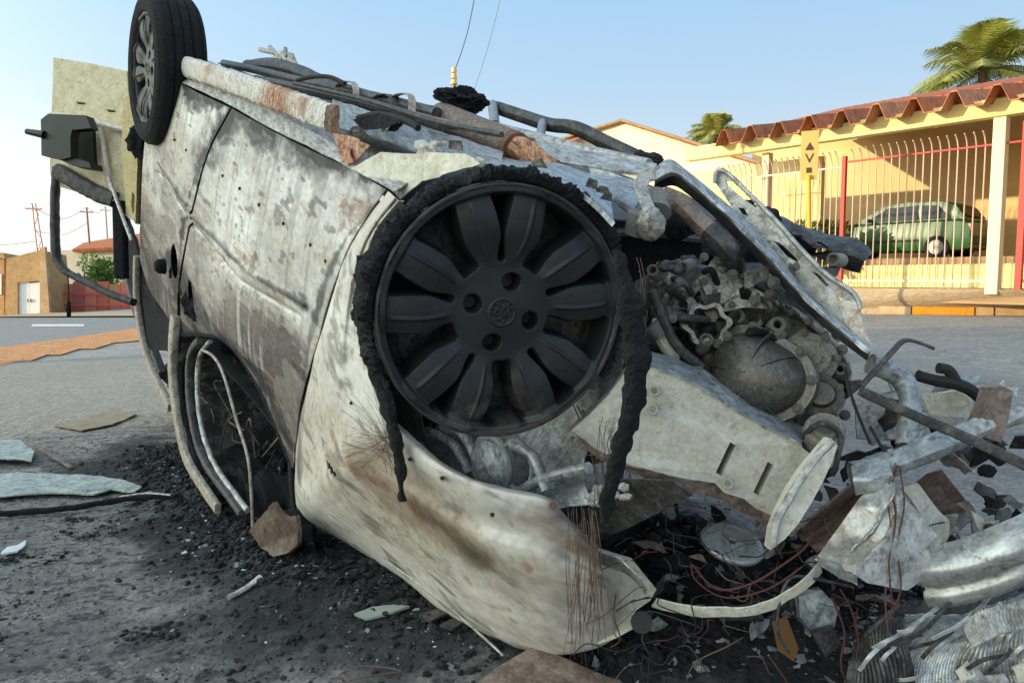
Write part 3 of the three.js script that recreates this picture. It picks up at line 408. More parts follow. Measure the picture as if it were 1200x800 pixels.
  wire(P(-40, 285, 1.5), T1.clone().add(new V3(0, -2.2, 0)), .15, 'overhead wire running left from the leaning lattice mast'); wire(T1.clone().add(new V3(0, -.3, 0)), T2, .7, 'sagging wire between the lattice mast and the brown pole'); wire(T1.clone().add(new V3(0, -1.6, 0)), T2.clone().add(new V3(0, -1.1, 0)), .5, 'lower sagging wire between the lattice mast and the brown pole'); wire(T2, T3, .5, 'wire from the brown pole to the thin grey pole');
}
{ // pole behind the wreck with its insulator, and two wires
  const d = 17, foot = D(532, 300, d); foot.y = 0; const top = D(532, 84, d), t = thing('utility_pole', 'pole top with yellow insulator just above the wreck', 'pole', foot); part('shaft', cyl(foot, D(532, 96, d), .07, .05, 8), std({ color: rgb(150, 130, 110) }), t);
  for (let k = 0; k < 3; k++) part('insulator', cyl(D(532, 99 - k * 7, d), D(532, 93.5 - k * 7, d), .085 - k * .012, .06, 10), std({ color: rgb(232, 198, 120), roughness: .4 }), t);
  solo('overhead_wire', tube([top, D(541, 60, d), D(550, 28, d), D(560, -25, d - .5)], .010, { n: 16, seg: 5 }), std({ color: rgb(60, 60, 66) }), 'wire rising from the yellow insulator', 'wire'); solo('overhead_wire', tube([D(556, 104, d + 1), D(568, 68, d + 1), D(580, 25, d + 1), D(592, -25, d)], .006, { n: 16, seg: 5 }), std({ color: rgb(96, 100, 108) }), 'fainter wire beside the one from the yellow insulator', 'wire');
}
{ // the tall house on the near side of the street whose shadow covers the wreck (outside the frame)
  const t = thing('two_storey_house', 'plain two storey house whose long shade covers the wreck', 'house', new V3(-28, -1.1, 7)); const b = (x0, x1, y0, y1, z0, z1) => boxAt(new V3((x0 + x1) / 2, (y0 + y1) / 2, (z0 + z1) / 2), x1 - x0, y1 - y0, z1 - z0, null, .02);
  part('wall', b(-33, -24, -1.6, 5.3, -2.2, 20), MP.pale, t); part('roof', sweep([new V3(-28.5, 5.3, -2.6), new V3(-28.5, 5.3, 20.4)], [[-5, 0], [5, 0], [0, 1.6]], { n: 1 }), MP.tile, t);
  for (const z of [-2, 2, 6, 10, 14]) for (const y of [.6, 3.3]) { const w = part('window', b(-24.02, -23.96, y, y + 1.3, z, z + 1.3), MP.glass, t); part('sill', b(-24.02, -23.88, y - .1, y - .01, z - .1, z + 1.4), MP.white, w); }
}
// ================================================================ the burnt van on its roof
M.stub = M.brown.clone(); M.stub.color = rgb(205, 200, 190);
const van = thing('burnt_van', 'burnt-out white van lying upside down on its crushed roof', 'van', new V3(-.6, 0, -2.3));
const row = (list, w = 0) => list.map((p) => S(p[0], p[1], p[2] ?? w));
const FACE = new V3(-1.5, 1, 3);
const segD = (p, a, b) => { const t = clamp(((p[0] - a[0]) * (b[0] - a[0]) + (p[1] - a[1]) * (b[1] - a[1])) / ((b[0] - a[0]) ** 2 + (b[1] - a[1]) ** 2)); return Math.hypot(p[0] - a[0] - t * (b[0] - a[0]), p[1] - a[1] - t * (b[1] - a[1])); };
const polyD = (p, L) => { let m = 9; for (let i = 0; i < L.length - 1; i++) m = Math.min(m, segD(p, L[i], L[i + 1])); return m; };
const stp = (l) => l.map((p) => { const q = ST(p[0], p[1]); return [q[0], q[1]]; });
// --- door paint: bleached, smoked and scraped; soot sits along the shut lines and round the handle holes; the groove has a painted highlight
const DB = [.3, 3.3, -.25, 1.35];
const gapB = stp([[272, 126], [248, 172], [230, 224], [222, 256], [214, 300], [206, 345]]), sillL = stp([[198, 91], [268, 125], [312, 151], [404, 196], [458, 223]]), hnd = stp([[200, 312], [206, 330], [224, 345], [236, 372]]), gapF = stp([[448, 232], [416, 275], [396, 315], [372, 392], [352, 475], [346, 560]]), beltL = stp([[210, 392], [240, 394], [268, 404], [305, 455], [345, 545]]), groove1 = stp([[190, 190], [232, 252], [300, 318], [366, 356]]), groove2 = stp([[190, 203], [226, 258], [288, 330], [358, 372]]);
const doorTex = tex(2048, 1024, (u, v) => {
  const s = mix(DB[0], DB[1], u), t = mix(DB[2], DB[3], v), p = [s, t], big = f2(s * 1.4, t * 2.6, 4, 3), md = f2(s * 3.2, t * 7, 5, 13), fn = f2(s * 60, t * 110, 3, 33), drip = f2(s * 48 + 2 * f2(s * 4, t * 3, 2, 9), t * 3.2, 4, 23), hz = f2(s * 18, t * 36, 4, 29);
  let c = mix3([218, 212, 203], [188, 182, 177], sst(.3, .68, big)); c = mix3(c, [232, 228, 221], sst(.45, .72, md) * .6); c = mix3(c, [170, 160, 152], sst(.5, .72, f2(s * 2 + 3, t * 4, 5, 43)) * .6); c = mix3(c, [204, 192, 162], sst(1.8, 2.5, s) * .6 * sst(.3, .65, f2(s * 4, t * 3, 4, 47)));
  const low = sst(.16, .52, t + .3 * (big - .5) + .2 * (md - .5) - .24 * sst(.9, 1.8, s)); c = mix3(c, [112, 100, 91], low * .9); c = mix3(c, [58, 53, 50], sst(.34, .74, t + .34 * (f2(s * 3, t * 4, 5, 53) - .5) - .22 * sst(.9, 1.8, s)) * .85);
  c = mix3(c, [224, 218, 208], sst(.5, .72, drip) * .6 * sst(.2, .55, t) * sst(.4, .6, f2(s * 3.3, t * 2, 3, 59))); c = mix3(c, [104, 96, 90], sst(.52, .78, f2(s * 36 + 7, t * 2.6, 4, 63)) * .3); c = mix3(c, [84, 78, 76], sst(.52, .78, f2(s * 1.6 + 8, t * 3, 5, 67)) * .45);
  const w = .11 * (f2(s * 6, t * 12, 4, 73) - .5) + .06 * (hz - .5), cloud = f2(s * 3, t * 7, 5, 77);
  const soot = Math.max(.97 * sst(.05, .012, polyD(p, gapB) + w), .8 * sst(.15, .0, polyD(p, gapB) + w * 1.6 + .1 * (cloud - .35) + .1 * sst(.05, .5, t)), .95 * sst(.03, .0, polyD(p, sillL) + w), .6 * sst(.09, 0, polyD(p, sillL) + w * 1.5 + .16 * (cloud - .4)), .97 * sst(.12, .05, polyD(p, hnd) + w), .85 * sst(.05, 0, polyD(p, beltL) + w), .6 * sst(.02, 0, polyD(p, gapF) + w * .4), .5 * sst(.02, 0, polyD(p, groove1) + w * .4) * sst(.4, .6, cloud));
  c = mix3(c, [238, 234, 226], .75 * sst(.011, .003, polyD(p, groove2) + .006 * (hz - .5)) * sst(.3, .5, f2(s * 5, t * 5, 3, 79))); c = mix3(c, [40, 38, 38], .6 * sst(.012, .002, polyD(p, groove1) + .01 * (hz - .5)) * sst(.3, .55, f2(s * 4 + 3, t * 5, 3, 81))); c = mix3(c, [22, 21, 23], soot); c = mix3(c, [44, 41, 41], sst(.66, .76, f2(s * 14, t * 40, 4, 83)) * .4); c = mix3(c, [146, 108, 80], sst(.66, .78, f2(s * 10 + 5, t * 26, 5, 93)) * .35);  // pale line paints a highlight along one groove; the other gets a dark line
  const crisp = f2(s * 4 + 1.2 * hz, t * 11, 5, 88); c = mix3(c, [230, 222, 206], .3 * sst(.565, .58, crisp) * sst(.05, .3, t)); c = mix3(c, [128, 88, 64], .4 * sst(.055, .02, Math.abs(crisp - .575)) * sst(.55, .7, f2(s * 5 + 7, t * 9, 4, 89))); const g = (fn - .5) * 44 + (hz - .5) * 26; return [c[0] + g, c[1] + g, c[2] + g];
});
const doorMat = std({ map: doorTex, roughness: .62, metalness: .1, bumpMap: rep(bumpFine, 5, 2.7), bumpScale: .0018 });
const grooveD = (p) => { const q = loc(p), a = polyD(q, groove1), b = polyD(q, groove2); return .007 * Math.exp(-Math.pow(a / .008, 2)) - .011 * Math.exp(-Math.pow(b / .010, 2)); };
const dent = (p, a = .006, f = 4, s = 3) => a * 2 * (f3(p.x * f, p.y * f, p.z * f, s) - .5);
const HH = ST(225, 347), HR = ST(206, 305);
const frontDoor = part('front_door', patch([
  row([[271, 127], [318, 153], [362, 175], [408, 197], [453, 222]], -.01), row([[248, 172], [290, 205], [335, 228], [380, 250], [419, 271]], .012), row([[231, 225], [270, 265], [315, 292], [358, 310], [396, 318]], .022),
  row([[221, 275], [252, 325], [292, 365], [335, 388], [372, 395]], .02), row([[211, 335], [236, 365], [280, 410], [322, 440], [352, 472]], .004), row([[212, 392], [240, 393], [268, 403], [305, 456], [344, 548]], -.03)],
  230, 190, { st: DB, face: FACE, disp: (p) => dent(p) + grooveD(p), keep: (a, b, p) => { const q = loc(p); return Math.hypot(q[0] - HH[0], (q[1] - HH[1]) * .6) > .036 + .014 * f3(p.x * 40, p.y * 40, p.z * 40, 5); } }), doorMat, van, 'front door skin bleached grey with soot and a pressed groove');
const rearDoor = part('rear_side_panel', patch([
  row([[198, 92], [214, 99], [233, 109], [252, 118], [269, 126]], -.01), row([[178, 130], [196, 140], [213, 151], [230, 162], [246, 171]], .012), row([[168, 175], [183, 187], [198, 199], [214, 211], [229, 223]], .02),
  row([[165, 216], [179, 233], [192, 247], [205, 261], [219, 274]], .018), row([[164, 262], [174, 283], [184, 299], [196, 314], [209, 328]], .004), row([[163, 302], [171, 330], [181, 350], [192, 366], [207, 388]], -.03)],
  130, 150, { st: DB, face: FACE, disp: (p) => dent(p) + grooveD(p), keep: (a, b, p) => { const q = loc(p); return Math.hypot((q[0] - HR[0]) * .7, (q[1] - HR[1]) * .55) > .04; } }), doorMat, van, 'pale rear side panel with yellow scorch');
// clip holes along the panels, small dark studs put in for them
for (const [u, v] of [[263, 206], [283, 221], [306, 240], [335, 262], [367, 287], [385, 306], [194, 152], [206, 164], [220, 176]]) { const p = S(u, v, .012), n = AN; part('clip_hole_stud', cyl(p.clone().addScaledVector(n, -.02), p.clone().addScaledVector(n, .010), .0055, .005, 8), M.char, u > 230 ? frontDoor : rearDoor); }
{ // handle remains
  const p = S(193, 312, .03); part('handle_barrel', join([cyl(p, p.clone().addScaledVector(AN, .03), .034, .03, 16), cyl(p.clone().addScaledVector(AN, .03), p.clone().addScaledVector(AN, .04), .026, .02, 16)]), M.char, rearDoor, 'melted black door handle');
  part('latch_cavity', plate([[186, 335], [188, 290], [230, 300], [246, 330], [246, 380], [200, 370]], (u, v) => S(u, v, -.07), { dent: .01 }), M.char, van);
  for (const [u, v, r, s] of [[226, 352, .045, 3], [218, 338, .03, 8], [232, 362, .035, 14], [207, 318, .03, 22]]) part('melted_latch', lump(S(u, v, -.02), [r, r * 1.4, r * .7], { amp: .5, seed: s, detail: 8 }), M.char, van);
}
part('inner_skin', patch([row([[194, 86], [268, 120], [330, 154], [400, 190], [452, 218]], -.09), row([[166, 180], [228, 228], [300, 290], [360, 312], [396, 322]], -.07), row([[163, 262], [216, 300], [270, 350], [330, 392], [374, 400]], -.07), row([[164, 310], [206, 380], [264, 404], [304, 452], [346, 540]], -.09)], 40, 40, { face: FACE, disp: (p) => dent(p, .012, 8) }), M.char, van);
part('fender_inner', patch([row([[452, 232], [430, 262], [434, 290]], -.08), row([[400, 320], [424, 330], [470, 330]], -.09), row([[380, 400], [430, 420], [480, 440]], -.09), row([[362, 500], [440, 500], [500, 520]], -.09)], 30, 30, { face: FACE, disp: (p) => dent(p, .012, 8) }), M.castdark, van);
// --- sill and rust strip
part('sill', patch([row([[212, 84], [262, 104], [312, 126], [372, 158], [432, 190], [480, 214]], -.05), row([[200, 91], [256, 116], [308, 145], [372, 177], [420, 202], [462, 224]], -.012)], 70, 8, { face: FACE, disp: (p) => dent(p, .006, 11) }), M.ash, van, 'grey sill below the doors');
part('sill', patch([row([[211, 85], [262, 105], [312, 127], [372, 159], [432, 191], [482, 215]], -.055), row([[240, 70], [300, 92], [350, 112], [402, 138], [452, 165], [520, 196]], -.3)], 50, 10, { face: new V3(0, 4, 0), disp: (p) => dent(p, .008, 9) }), M.ash, van);
const stripTex = tex(1024, 128, (u, v) => { const x = u * 1.45, wr = f2(x * 60 + 3 * n2(x * 9, v * 2, 4), v * 3, 3, 5), fr = f2(x * 9, v * 3, 4, 7), rust = Math.max(sst(.78, .97, u + .2 * (fr - .5)), .8 * sst(.08, .0, u + .06 * (fr - .5)), .55 * sst(.55, .75, fr)); let c = mix3([222, 212, 198], [240, 234, 224], sst(.4, .65, wr)); c = mix3(c, mix3([176, 120, 88], [206, 158, 124], sst(.4, .6, wr)), rust * .85); c = mix3(c, [120, 84, 62], .55 * sst(.6, .7, wr) * (.35 + rust)); const g = 30 * (f2(x * 160, v * 20, 3, 9) - .5); return [c[0] + g, c[1] + g, c[2] + g]; });
stripTex.repeat.set(1 / 1.45, 1 / .26);
{
  const pth = row([[197, 69], [203, 72], [222, 78], [262, 91], [302, 105], [345, 121], [389, 137]], -.03), prf = []; const raw = [[-.02, -.040], [0, -.046], [.016, -.040], [.022, -.02], [.023, .012], [.018, .03], [.004, .037], [-.018, .034], [-.024, .0]]; const loop = raw.map((p) => new V3(p[0], p[1], 0)); for (let k = 0; k < 26; k++) { const f = k / 26 * raw.length, i = Math.floor(f), a = loop[i], b = loop[(i + 1) % raw.length]; prf.push([mix(a.x, b.x, f - i), mix(a.y, b.y, f - i)]); }
  part('rust_strip', sweep(pth, prf, { n: 300, up: AU.clone().negate(), rough: .0045, rf: 60, scale: (k) => (1.0 - .16 * k + .03 * Math.sin(k * 300 + 3 * Math.sin(k * 40)) + .02 * Math.sin(k * 171 + 1)) * (.6 + .4 * sst(0, .02, k)) }), std({ map: stripTex, roughness: .85, bumpMap: rep(bumpPit, 6), bumpScale: .004 }), van, 'wrinkled pale strip along the sill, rusty at its ends');
}
part('torn_bracket', join([plate([[392, 156], [412, 160], [430, 170], [424, 182], [410, 194], [398, 184]], (u, v) => S(u, v, -.03), { dent: .02, fq: 24 }), plate([[396, 178], [408, 172], [412, 190], [402, 196]], (u, v) => S(u, v, -.015), { dent: .014, fq: 34, edge: .012 })]), M.rust, van);
part('torn_bracket', plate([[415, 140], [445, 132], [470, 142], [452, 150], [425, 152]], (u, v) => S(u, v, -.08), { dent: .014, fq: 26 }), M.char, van);
part('rocker_end', plate([[411, 197], [446, 178], [498, 181], [528, 182], [531, 197], [496, 211], [470, 234], [454, 219]], (u, v) => S(u, v, .0 - .0012 * (u - 411) * .6), { dent: .012, fq: 12 }), M.cream, van, 'crumpled cream end of the sill');
part('rocker_end', plate([[498, 178], [545, 180], [560, 192], [520, 205], [497, 212]], (u, v) => S(u, v, -.06), { dent: .016, fq: 16, seed: 7 }), M.cream, van);
// --- fender: bent round the wheel down to the nose
const FB = [-1.0, .95, -.35, 1.15];
const fan = ST(462, 470), scar = stp([[455, 555], [490, 590], [520, 620], [545, 655]]), rustL = stp([[405, 505], [430, 540], [470, 570], [500, 605]]), brownP = ST(650, 700);
const fenderTex = tex(1536, 1024, (u, v) => {
  const s = mix(FB[0], FB[1], u), t = mix(FB[2], FB[3], v), p = [s, t], big = f2(s * 3, t * 3, 4, 103), fn = f2(s * 80, t * 80, 3, 113);
  let c = mix3([228, 219, 205], [208, 199, 187], sst(.35, .6, big)); c = mix3(c, [236, 230, 219], sst(.45, .7, f2(s * 5, t * 8, 5, 123)) * .6);
  const wx = s * 5 + 1.6 * f2(s * 5, t * 5, 3, 133), wy = t * 5 + 1.6 * f2(s * 5 + 9, t * 5, 3, 143), sw = f2(wx * 1.6 + wy * .7, wy * .9 - wx * .5, 4, 153), ln = Math.abs(((sw * 9) % 1) - .5) * 2, zone = sst(.45, .62, f2(s * 3.4, t * 3.4, 3, 163));
  c = mix3(c, [120, 106, 92], sst(.4, .0, ln) * .26 * zone); c = mix3(c, [170, 152, 128], zone * .35);
  c = mix3(c, [150, 128, 104], sst(.12, .02, polyD(p, scar) + .16 * (f2(s * 12, t * 16, 5, 173) - .5)) * .75); c = mix3(c, [86, 72, 58], sst(.05, .0, polyD(p, scar.slice(1)) + .04 * (f2(s * 24, t * 24, 3, 176) - .5)) * .7);
  c = mix3(c, [138, 92, 62], .6 * sst(.022, .0, polyD(p, rustL) + .03 * (f2(s * 30, t * 30, 3, 183) - .5)) * .75);
  const bd = Math.hypot(s - brownP[0], t - brownP[1]) + .34 * (f2(s * 9, t * 12, 5, 193) - .5); c = mix3(c, [128, 112, 98], sst(.2, .02, bd) * .8); c = mix3(c, [70, 54, 46], sst(.07, .0, bd + .06 * (f2(s * 22, t * 22, 3, 195) - .5)) * .8);
  c = mix3(c, [96, 88, 80], sst(.6, .76, f2(s * 9 + 3, t * 22, 5, 203)) * .5); c = mix3(c, [150, 100, 64], sst(.68, .8, f2(s * 30, t * 30, 5, 213)) * .35);
  c = mix3(c, [70, 64, 60], .7 * sst(.05, 0, polyD(p, gapF) + .05 * (f2(s * 20, t * 8, 3, 217) - .5)) * sst(.4, .9, t)); const g = (fn - .5) * 36; return [c[0] + g, c[1] + g, c[2] + g];
});
const fenderMat = std({ map: fenderTex, roughness: .6, bumpMap: rep(bumpFine, 4), bumpScale: .0018 });
const SL0 = loc(S(383, 543, .035)), SL1 = loc(S(397, 555, .035));
const fOut = [[455, 224, 0], [419, 273, .012], [397, 318, .022], [374, 395, .02], [354, 474, .006], [347, 548, -.01], [349, 596, -.03], [372, 618, -.06], [410, 638, -.1], [462, 672, -.13], [520, 716, -.15], [580, 748, -.17], [640, 767, -.2], [690, 762, -.24], [722, 748, -.27]];
const fIn = [[468, 236, .02], [440, 272, .045], [426, 318, .05], [421, 365, .05], [428, 420, .05], [440, 462, .05], [456, 492, .045], [474, 512, .04], [496, 532, .035], [522, 549, .03], [556, 565, .01], [595, 576, -.02], [640, 585, -.06], [664, 612, -.1], [700, 644, -.14]];
const cols = (f, bulge, dv = 0) => fOut.map((a, i) => { const b = fIn[i]; return S(mix(a[0], b[0], f), mix(a[1], b[1], f) + dv * sst(5, 9, i), mix(a[2], b[2], f) + bulge * (i < 6 ? .4 : 1)); });
const fender = part('front_fender', patch([fOut.map((p) => S(p[0], p[1], p[2] - .03)), fOut.map((p, i) => S(p[0] + (fIn[i][0] - p[0]) * .04, p[1] + (fIn[i][1] - p[1]) * .04, p[2])), cols(.25, .035), cols(.52, .05), cols(.64, .045), cols(.74, .022), cols(.88, .018), fIn.map((p) => S(...p)), fIn.map((p, i) => S(p[0] + (i > 8 ? 2 : 6), p[1] - (i > 6 ? 4 : 0), p[2] - .035))], 270, 150, { st: FB, keep: (a, b, p) => { const q = loc(p); return segD([q[0], q[1]], SL0, SL1) > .0085; }, face: FACE, disp: (p) => dent(p, .007, 5, 8) + dent(p, .003, 16, 9) }), fenderMat, van, 'cream front fender curled under the wheel');
for (const [u, v] of [[411, 472], [480, 538], [577, 603], [518, 560]]) part('bolt', cyl(S(u, v, .0), S(u, v, .05), .005, .004, 6), M.castdark, fender);  // dark bolts added in place of open bolt holes
part('fender_nose', plate([[690, 640], [738, 655], [768, 692], [762, 704], [744, 716], [745, 735], [722, 748], [700, 756], [672, 700], [664, 640]], (u, v) => S(u, v, -.235 - .0008 * (u - 690)), { dent: .014, fq: 10 }), M.cream, van, 'torn cream front end of the fender');
part('fender_nose', patch([[S(692, 640, -.17), S(722, 652, -.19), S(752, 676, -.2)], [S(705, 656, -.2), S(735, 672, -.22), S(760, 694, -.24)]], 20, 8, { disp: (p) => dent(p, .008, 20) }), M.zinc, van);
part('fog_lamp', cyl(S(752, 729, -.27), S(752, 729, -.21), .018, .02, 18), M.castdark, van);
// flared lip bolts
for (const [u, v] of [[648, 592]]) part('bolt', cyl(S(u, v, -.06), S(u, v, -.03), .007, .006, 10), M.rust, fender);
// --- inside of the wheel house
part('wheel_house', patch([row([[436, 330], [520, 300], [640, 300], [740, 380]], -.22), row([[430, 450], [520, 440], [620, 460], [720, 470]], -.25), row([[450, 520], [520, 530], [600, 560], [690, 540]], -.2), row([[485, 545], [540, 580], [610, 600], [690, 590]], -.15)], 60, 40, { face: FACE, disp: (p) => dent(p, .018, 7, 4) }), M.blue, van, 'blue grey inner wheel house');
part('strut_tower', join([lump(S(575, 545, -.12), [.058, .05, .03], { amp: .08, seed: 2, detail: 14, fq: 3, basis: [AL, AU, AN] }), (() => { const g = new THREE.TorusGeometry(.062, .009, 8, 40); g.applyMatrix4(new THREE.Matrix4().makeBasis(AL, AU, AN)); const p = S(576, 546, -.125); g.translate(p.x, p.y, p.z); return g; })(), (() => { const g = new THREE.TorusGeometry(.05, .006, 8, 30); g.applyMatrix4(new THREE.Matrix4().makeBasis(AL, AU, AN)); const p = S(606, 545, -.13); g.translate(p.x, p.y, p.z); return g; })()]), M.blue, van);
for (const pts of [[[500, 505], [530, 520], [550, 555]], [[520, 500], [545, 512], [565, 560]], [[490, 520], [510, 545], [540, 560]], [[600, 520], [625, 535], [640, 575]], [[610, 575], [640, 560], [690, 548]]]) part('hose', tube(row(pts, -.13), .011, { n: 16 }), M.blue, van);
part('splash_panel', plate([[640, 588], [690, 578], [735, 560], [790, 562], [812, 580], [770, 602], [720, 626], [684, 620]], (u, v) => S(u, v, -.16 - .0008 * (v - 560)), { dent: .012, fq: 12 }), M.castdark, van, 'sooty blue black panel under the wheel');
for (let k = 0; k < 14; k++) { const u = rr(690, 735), v = rr(570, 592); part('white_ash_lump', lump(S(u, v, -.15), [rr(.005, .012), rr(.005, .01), .008], { amp: .6, seed: k, detail: 4, fq: 3 }), M.ash, van); }
// --- wheels
const capZ = (r, th) => {   // five pairs of blade spokes; th measured from the middle of a pair
  const R = .222, a = Math.abs(th), spC = 14.2 * Math.PI / 180, dx = (a - spC) * r, hw = .0155 + .0205 * sst(.08, .15, r) - .002 * sst(.18, .21, r), out = dx > 0;
  const sh = out ? hw : hw * .86; let z = -.012 + .02 * sst(.07, .16, r) - .006 * sst(.17, .22, r);
  const d = Math.abs(dx) - sh, wall = sst(0, .008, d) * sst(.088, .104, r) * sst(.212, .2, r);
  z += (out ? -.010 : -.004) * clamp(Math.abs(dx) / sh) ** 1.5 * sst(.08, .12, r); z += .004 * sst(.006, 0, Math.abs(dx - sh * .25)) * sst(.09, .12, r) * sst(.21, .19, r);
  z = mix(z, out ? -.058 : -.05, wall); z += .010 * sst(.206, .214, r); return z;
};
const lugs = [74, -16, -106, 164].map((d) => d * Math.PI / 180);
const dustC = (x, y) => { const n = f2(x * 40 + 5, y * 40, 4, 7); return sst(.14, .2, -y + .1 * (n - .5) - .12 * Math.abs(x)) * sst(.35, .6, n); };
function polarGeo(r0, r1, t0, t1, nr, nt, zf, M4) { const pos = [], uv = [], idx = [], col = []; for (let i = 0; i <= nr; i++) for (let j = 0; j <= nt; j++) { const r = mix(r0, r1, i / nr), t = mix(t0, t1, j / nt), x = r * Math.cos(t), y = r * Math.sin(t), p = new V3(x, y, zf(r, t)).applyMatrix4(M4); pos.push(p.x, p.y, p.z); uv.push(x, y); const k = dustC(x, y), b = .55 + .9 * f2(x * 34, y * 34, 5, 5) * f2(x * 9 + 4, y * 9, 3, 6) * 2; col.push(mix(b, 5.2, k), mix(b, 4.5, k), mix(b, 3.6, k)); } for (let i = 0; i < nr; i++) for (let j = 0; j < nt; j++) { const a = i * (nt + 1) + j, c = a + nt + 1; const op = (k) => { const r = mix(r0, r1, Math.floor(k / (nt + 1)) / nr), t = mix(t0, t1, (k % (nt + 1)) / nt); return zf(r, t) < -.047; }; if (!(op(a) && op(c) && op(a + 1) && op(c + 1))) idx.push(a, c, a + 1, a + 1, c, c + 1); } const g = rawGeo(pos, idx, uv); g.setAttribute('color', new THREE.Float32BufferAttribute(col, 3)); return g; }
const capMat = M.cap.clone(); capMat.vertexColors = true;
function wheelCap(parent, m4, k) {
  for (let q = 0; q < 5; q++) for (const sd of [-1, 1]) { const c = (93 + 72 * q) * Math.PI / 180, e = Math.PI / 5; part('spoke', polarGeo(.082, .222, sd > 0 ? c : c - e, sd > 0 ? c + e : c, Math.round(84 * k), Math.round(60 * k), (r, t) => capZ(r, t - c), m4), capMat, parent); }
  part('hub_cap', polarGeo(.001, .0825, 0, 2 * Math.PI, Math.round(44 * k), Math.round(120 * k), (r, t) => { let z = capZ(.082, 0) + .004 * sst(.08, .02, r); for (const l of lugs) { const d = Math.hypot(r * Math.cos(t) - .057 * Math.cos(l), r * Math.sin(t) - .057 * Math.sin(l)); z -= .032 * sst(.0165, .0135, d); } const e = r; z += .003 * sst(.026, .0245, e) - .0035 * sst(.0225, .021, e); z += .0022 * sst(.42, .55, n2(r * Math.cos(t) * 260, r * Math.sin(t) * 260, 4)) * sst(.022, .02, r); return z; }, m4), capMat, parent, 'hub with embossed round emblem');
}
{ // front wheel, steered towards the street
  const n = new V3(.33, -.14, .93).normalize(), ex = new V3().crossVectors(new V3(0, 1, 0), n).normalize(), ey = new V3().crossVectors(n, ex); const c = S(590, 367, .02), m4 = new THREE.Matrix4().makeBasis(ex, ey, n).setPosition(c).scale(new V3(.96, .96, .96)), W = (x, y, z) => new V3(x, y, z).applyMatrix4(m4);
  const lathe = (pr, seg = 96) => { const g = new THREE.LatheGeometry(pr.map((p) => new THREE.Vector2(p[0], p[1])), seg); g.rotateX(Math.PI / 2); g.applyMatrix4(m4); return g; };
  const w = part('front_wheel', lathe([[.02, -.1], [.16, -.1], [.206, -.09], [.216, -.012], [.222, .008], [.2285, .006], [.229, -.01], [.218, -.03], [.212, -.1], [.222, -.19], [.21, -.195], [.2, -.13], [.05, -.13]]), M.castdark, van, 'charred front wheel with ten blade spokes');
  wheelCap(w, m4, 1);
  // burnt tyre: a ragged ring of char over the rim, hanging off at both ends
  const arc = []; for (let k = 0; k <= 40; k++) { const a = mix(-28, 218, k / 40) * Math.PI / 180; arc.push(W(.246 * Math.cos(a), .246 * Math.sin(a), -.04)); }
  const pr = [[-.055, -.012], [0, -.011], [.034, -.010], [.038, .003], [.026, .009], [-.01, .012], [-.05, .010]];
  const ringPos = [], ringUv = [], ringIdx = [], NT = 420, NP = 22;
  for (let i = 0; i <= NT; i++) { const a = mix(-32, 212, i / NT) * Math.PI / 180, fade = sst(0, .06, i / NT) * sst(1, .94, i / NT); for (let j = 0; j <= NP; j++) { const f = j / NP * (pr.length), i0 = Math.floor(f) % pr.length, i1 = (i0 + 1) % pr.length, k = f - Math.floor(f), dz = mix(pr[i0][0], pr[i1][0], k), dr = mix(pr[i0][1], pr[i1][1], k); const ns = (f3(a * 22, dz * 90, dr * 90, 3) - .5) * .018 + (n2(a * 5.3, 2, 4) - .5) * .016 + (n2(a * 13, 5, 4) - .5) * .012 + (n3(a * 60, dz * 160 + dr * 160, 1, 8) - .5) * .012; const r = .240 + Math.max(-.010, dr * mix(.5, 1, fade) + ns * (dr > 0 ? .9 : .2)); const p = W(r * Math.cos(a), r * Math.sin(a), -.032 + dz * 1.0 + ns * .7); ringPos.push(p.x, p.y, p.z); ringUv.push(a * .25, j * .012); } }
  for (let i = 0; i < NT; i++) for (let j = 0; j < NP; j++) { const a = i * (NP + 1) + j, b = a + NP + 1; ringIdx.push(a, a + 1, b, a + 1, b + 1, b); }
  part('tyre', rawGeo(ringPos, ringIdx, ringUv), M.rubber, w, 'ragged ring of burnt tyre');
  const shred = (pts, wd, sc, seed) => sweep(row(pts, .07), [[-wd, -.008], [-wd * .3, -.014], [wd * .4, -.012], [wd, -.004], [wd * .8, .01], [0, .013], [-wd * .8, .009]], { n: 90, up: AN, rough: .006, rf: 60 + seed, scale: sc });
  part('tyre_shred', shred([[424, 345], [430, 400], [446, 450], [460, 500], [468, 545], [471, 586]], .019, (k) => 1.15 - .75 * k * k + .12 * Math.sin(k * 40), 1), M.rubber, w); part('tyre_shred', shred([[722, 292], [735, 340], [742, 390], [746, 430], [741, 475], [727, 530], [715, 575], [709, 612]], .0125, (k) => (.35 + .75 * sst(0, .25, k)) * (1.1 - .65 * k * k) + .12 * Math.sin(k * 36), 5), M.rubber, w);
  part('tyre_shred', shred([[425, 300], [424, 340], [418, 370], [430, 385]], .014, (k) => 1 - .3 * k, 9), M.rubber, w);
  // frayed steel cord of the tyre
  const frays = []; const fray = (n, f) => { for (let i = 0; i < n; i++) { const q = f(); frays.push(tube(q, .00045, { n: 8, seg: 3 })); } };
  fray(46, () => { const a = S(rr(452, 472), rr(500, 560), .06), u = rr(395, 440), v = rr(455, 560); return [a, S(mix(462, u, .5) + rr(-5, 5), mix(530, v, .5) + rr(-12, 4), .075), S(u, v, .062)]; });
  fray(40, () => { const u = rr(664, 700), v = rr(592, 625); return [S(u, v, -.06), S(u + rr(-6, 8), v + rr(50, 80), -.05), S(u + rr(-14, 16), v + rr(110, 165), -.1)]; });
  fray(22, () => { const u = rr(700, 735), v = rr(480, 540); return [S(u, v, .05), S(u + rr(-10, 6), v + rr(10, 40), .03), S(u + rr(-30, 10), v + rr(30, 90), .0)]; });
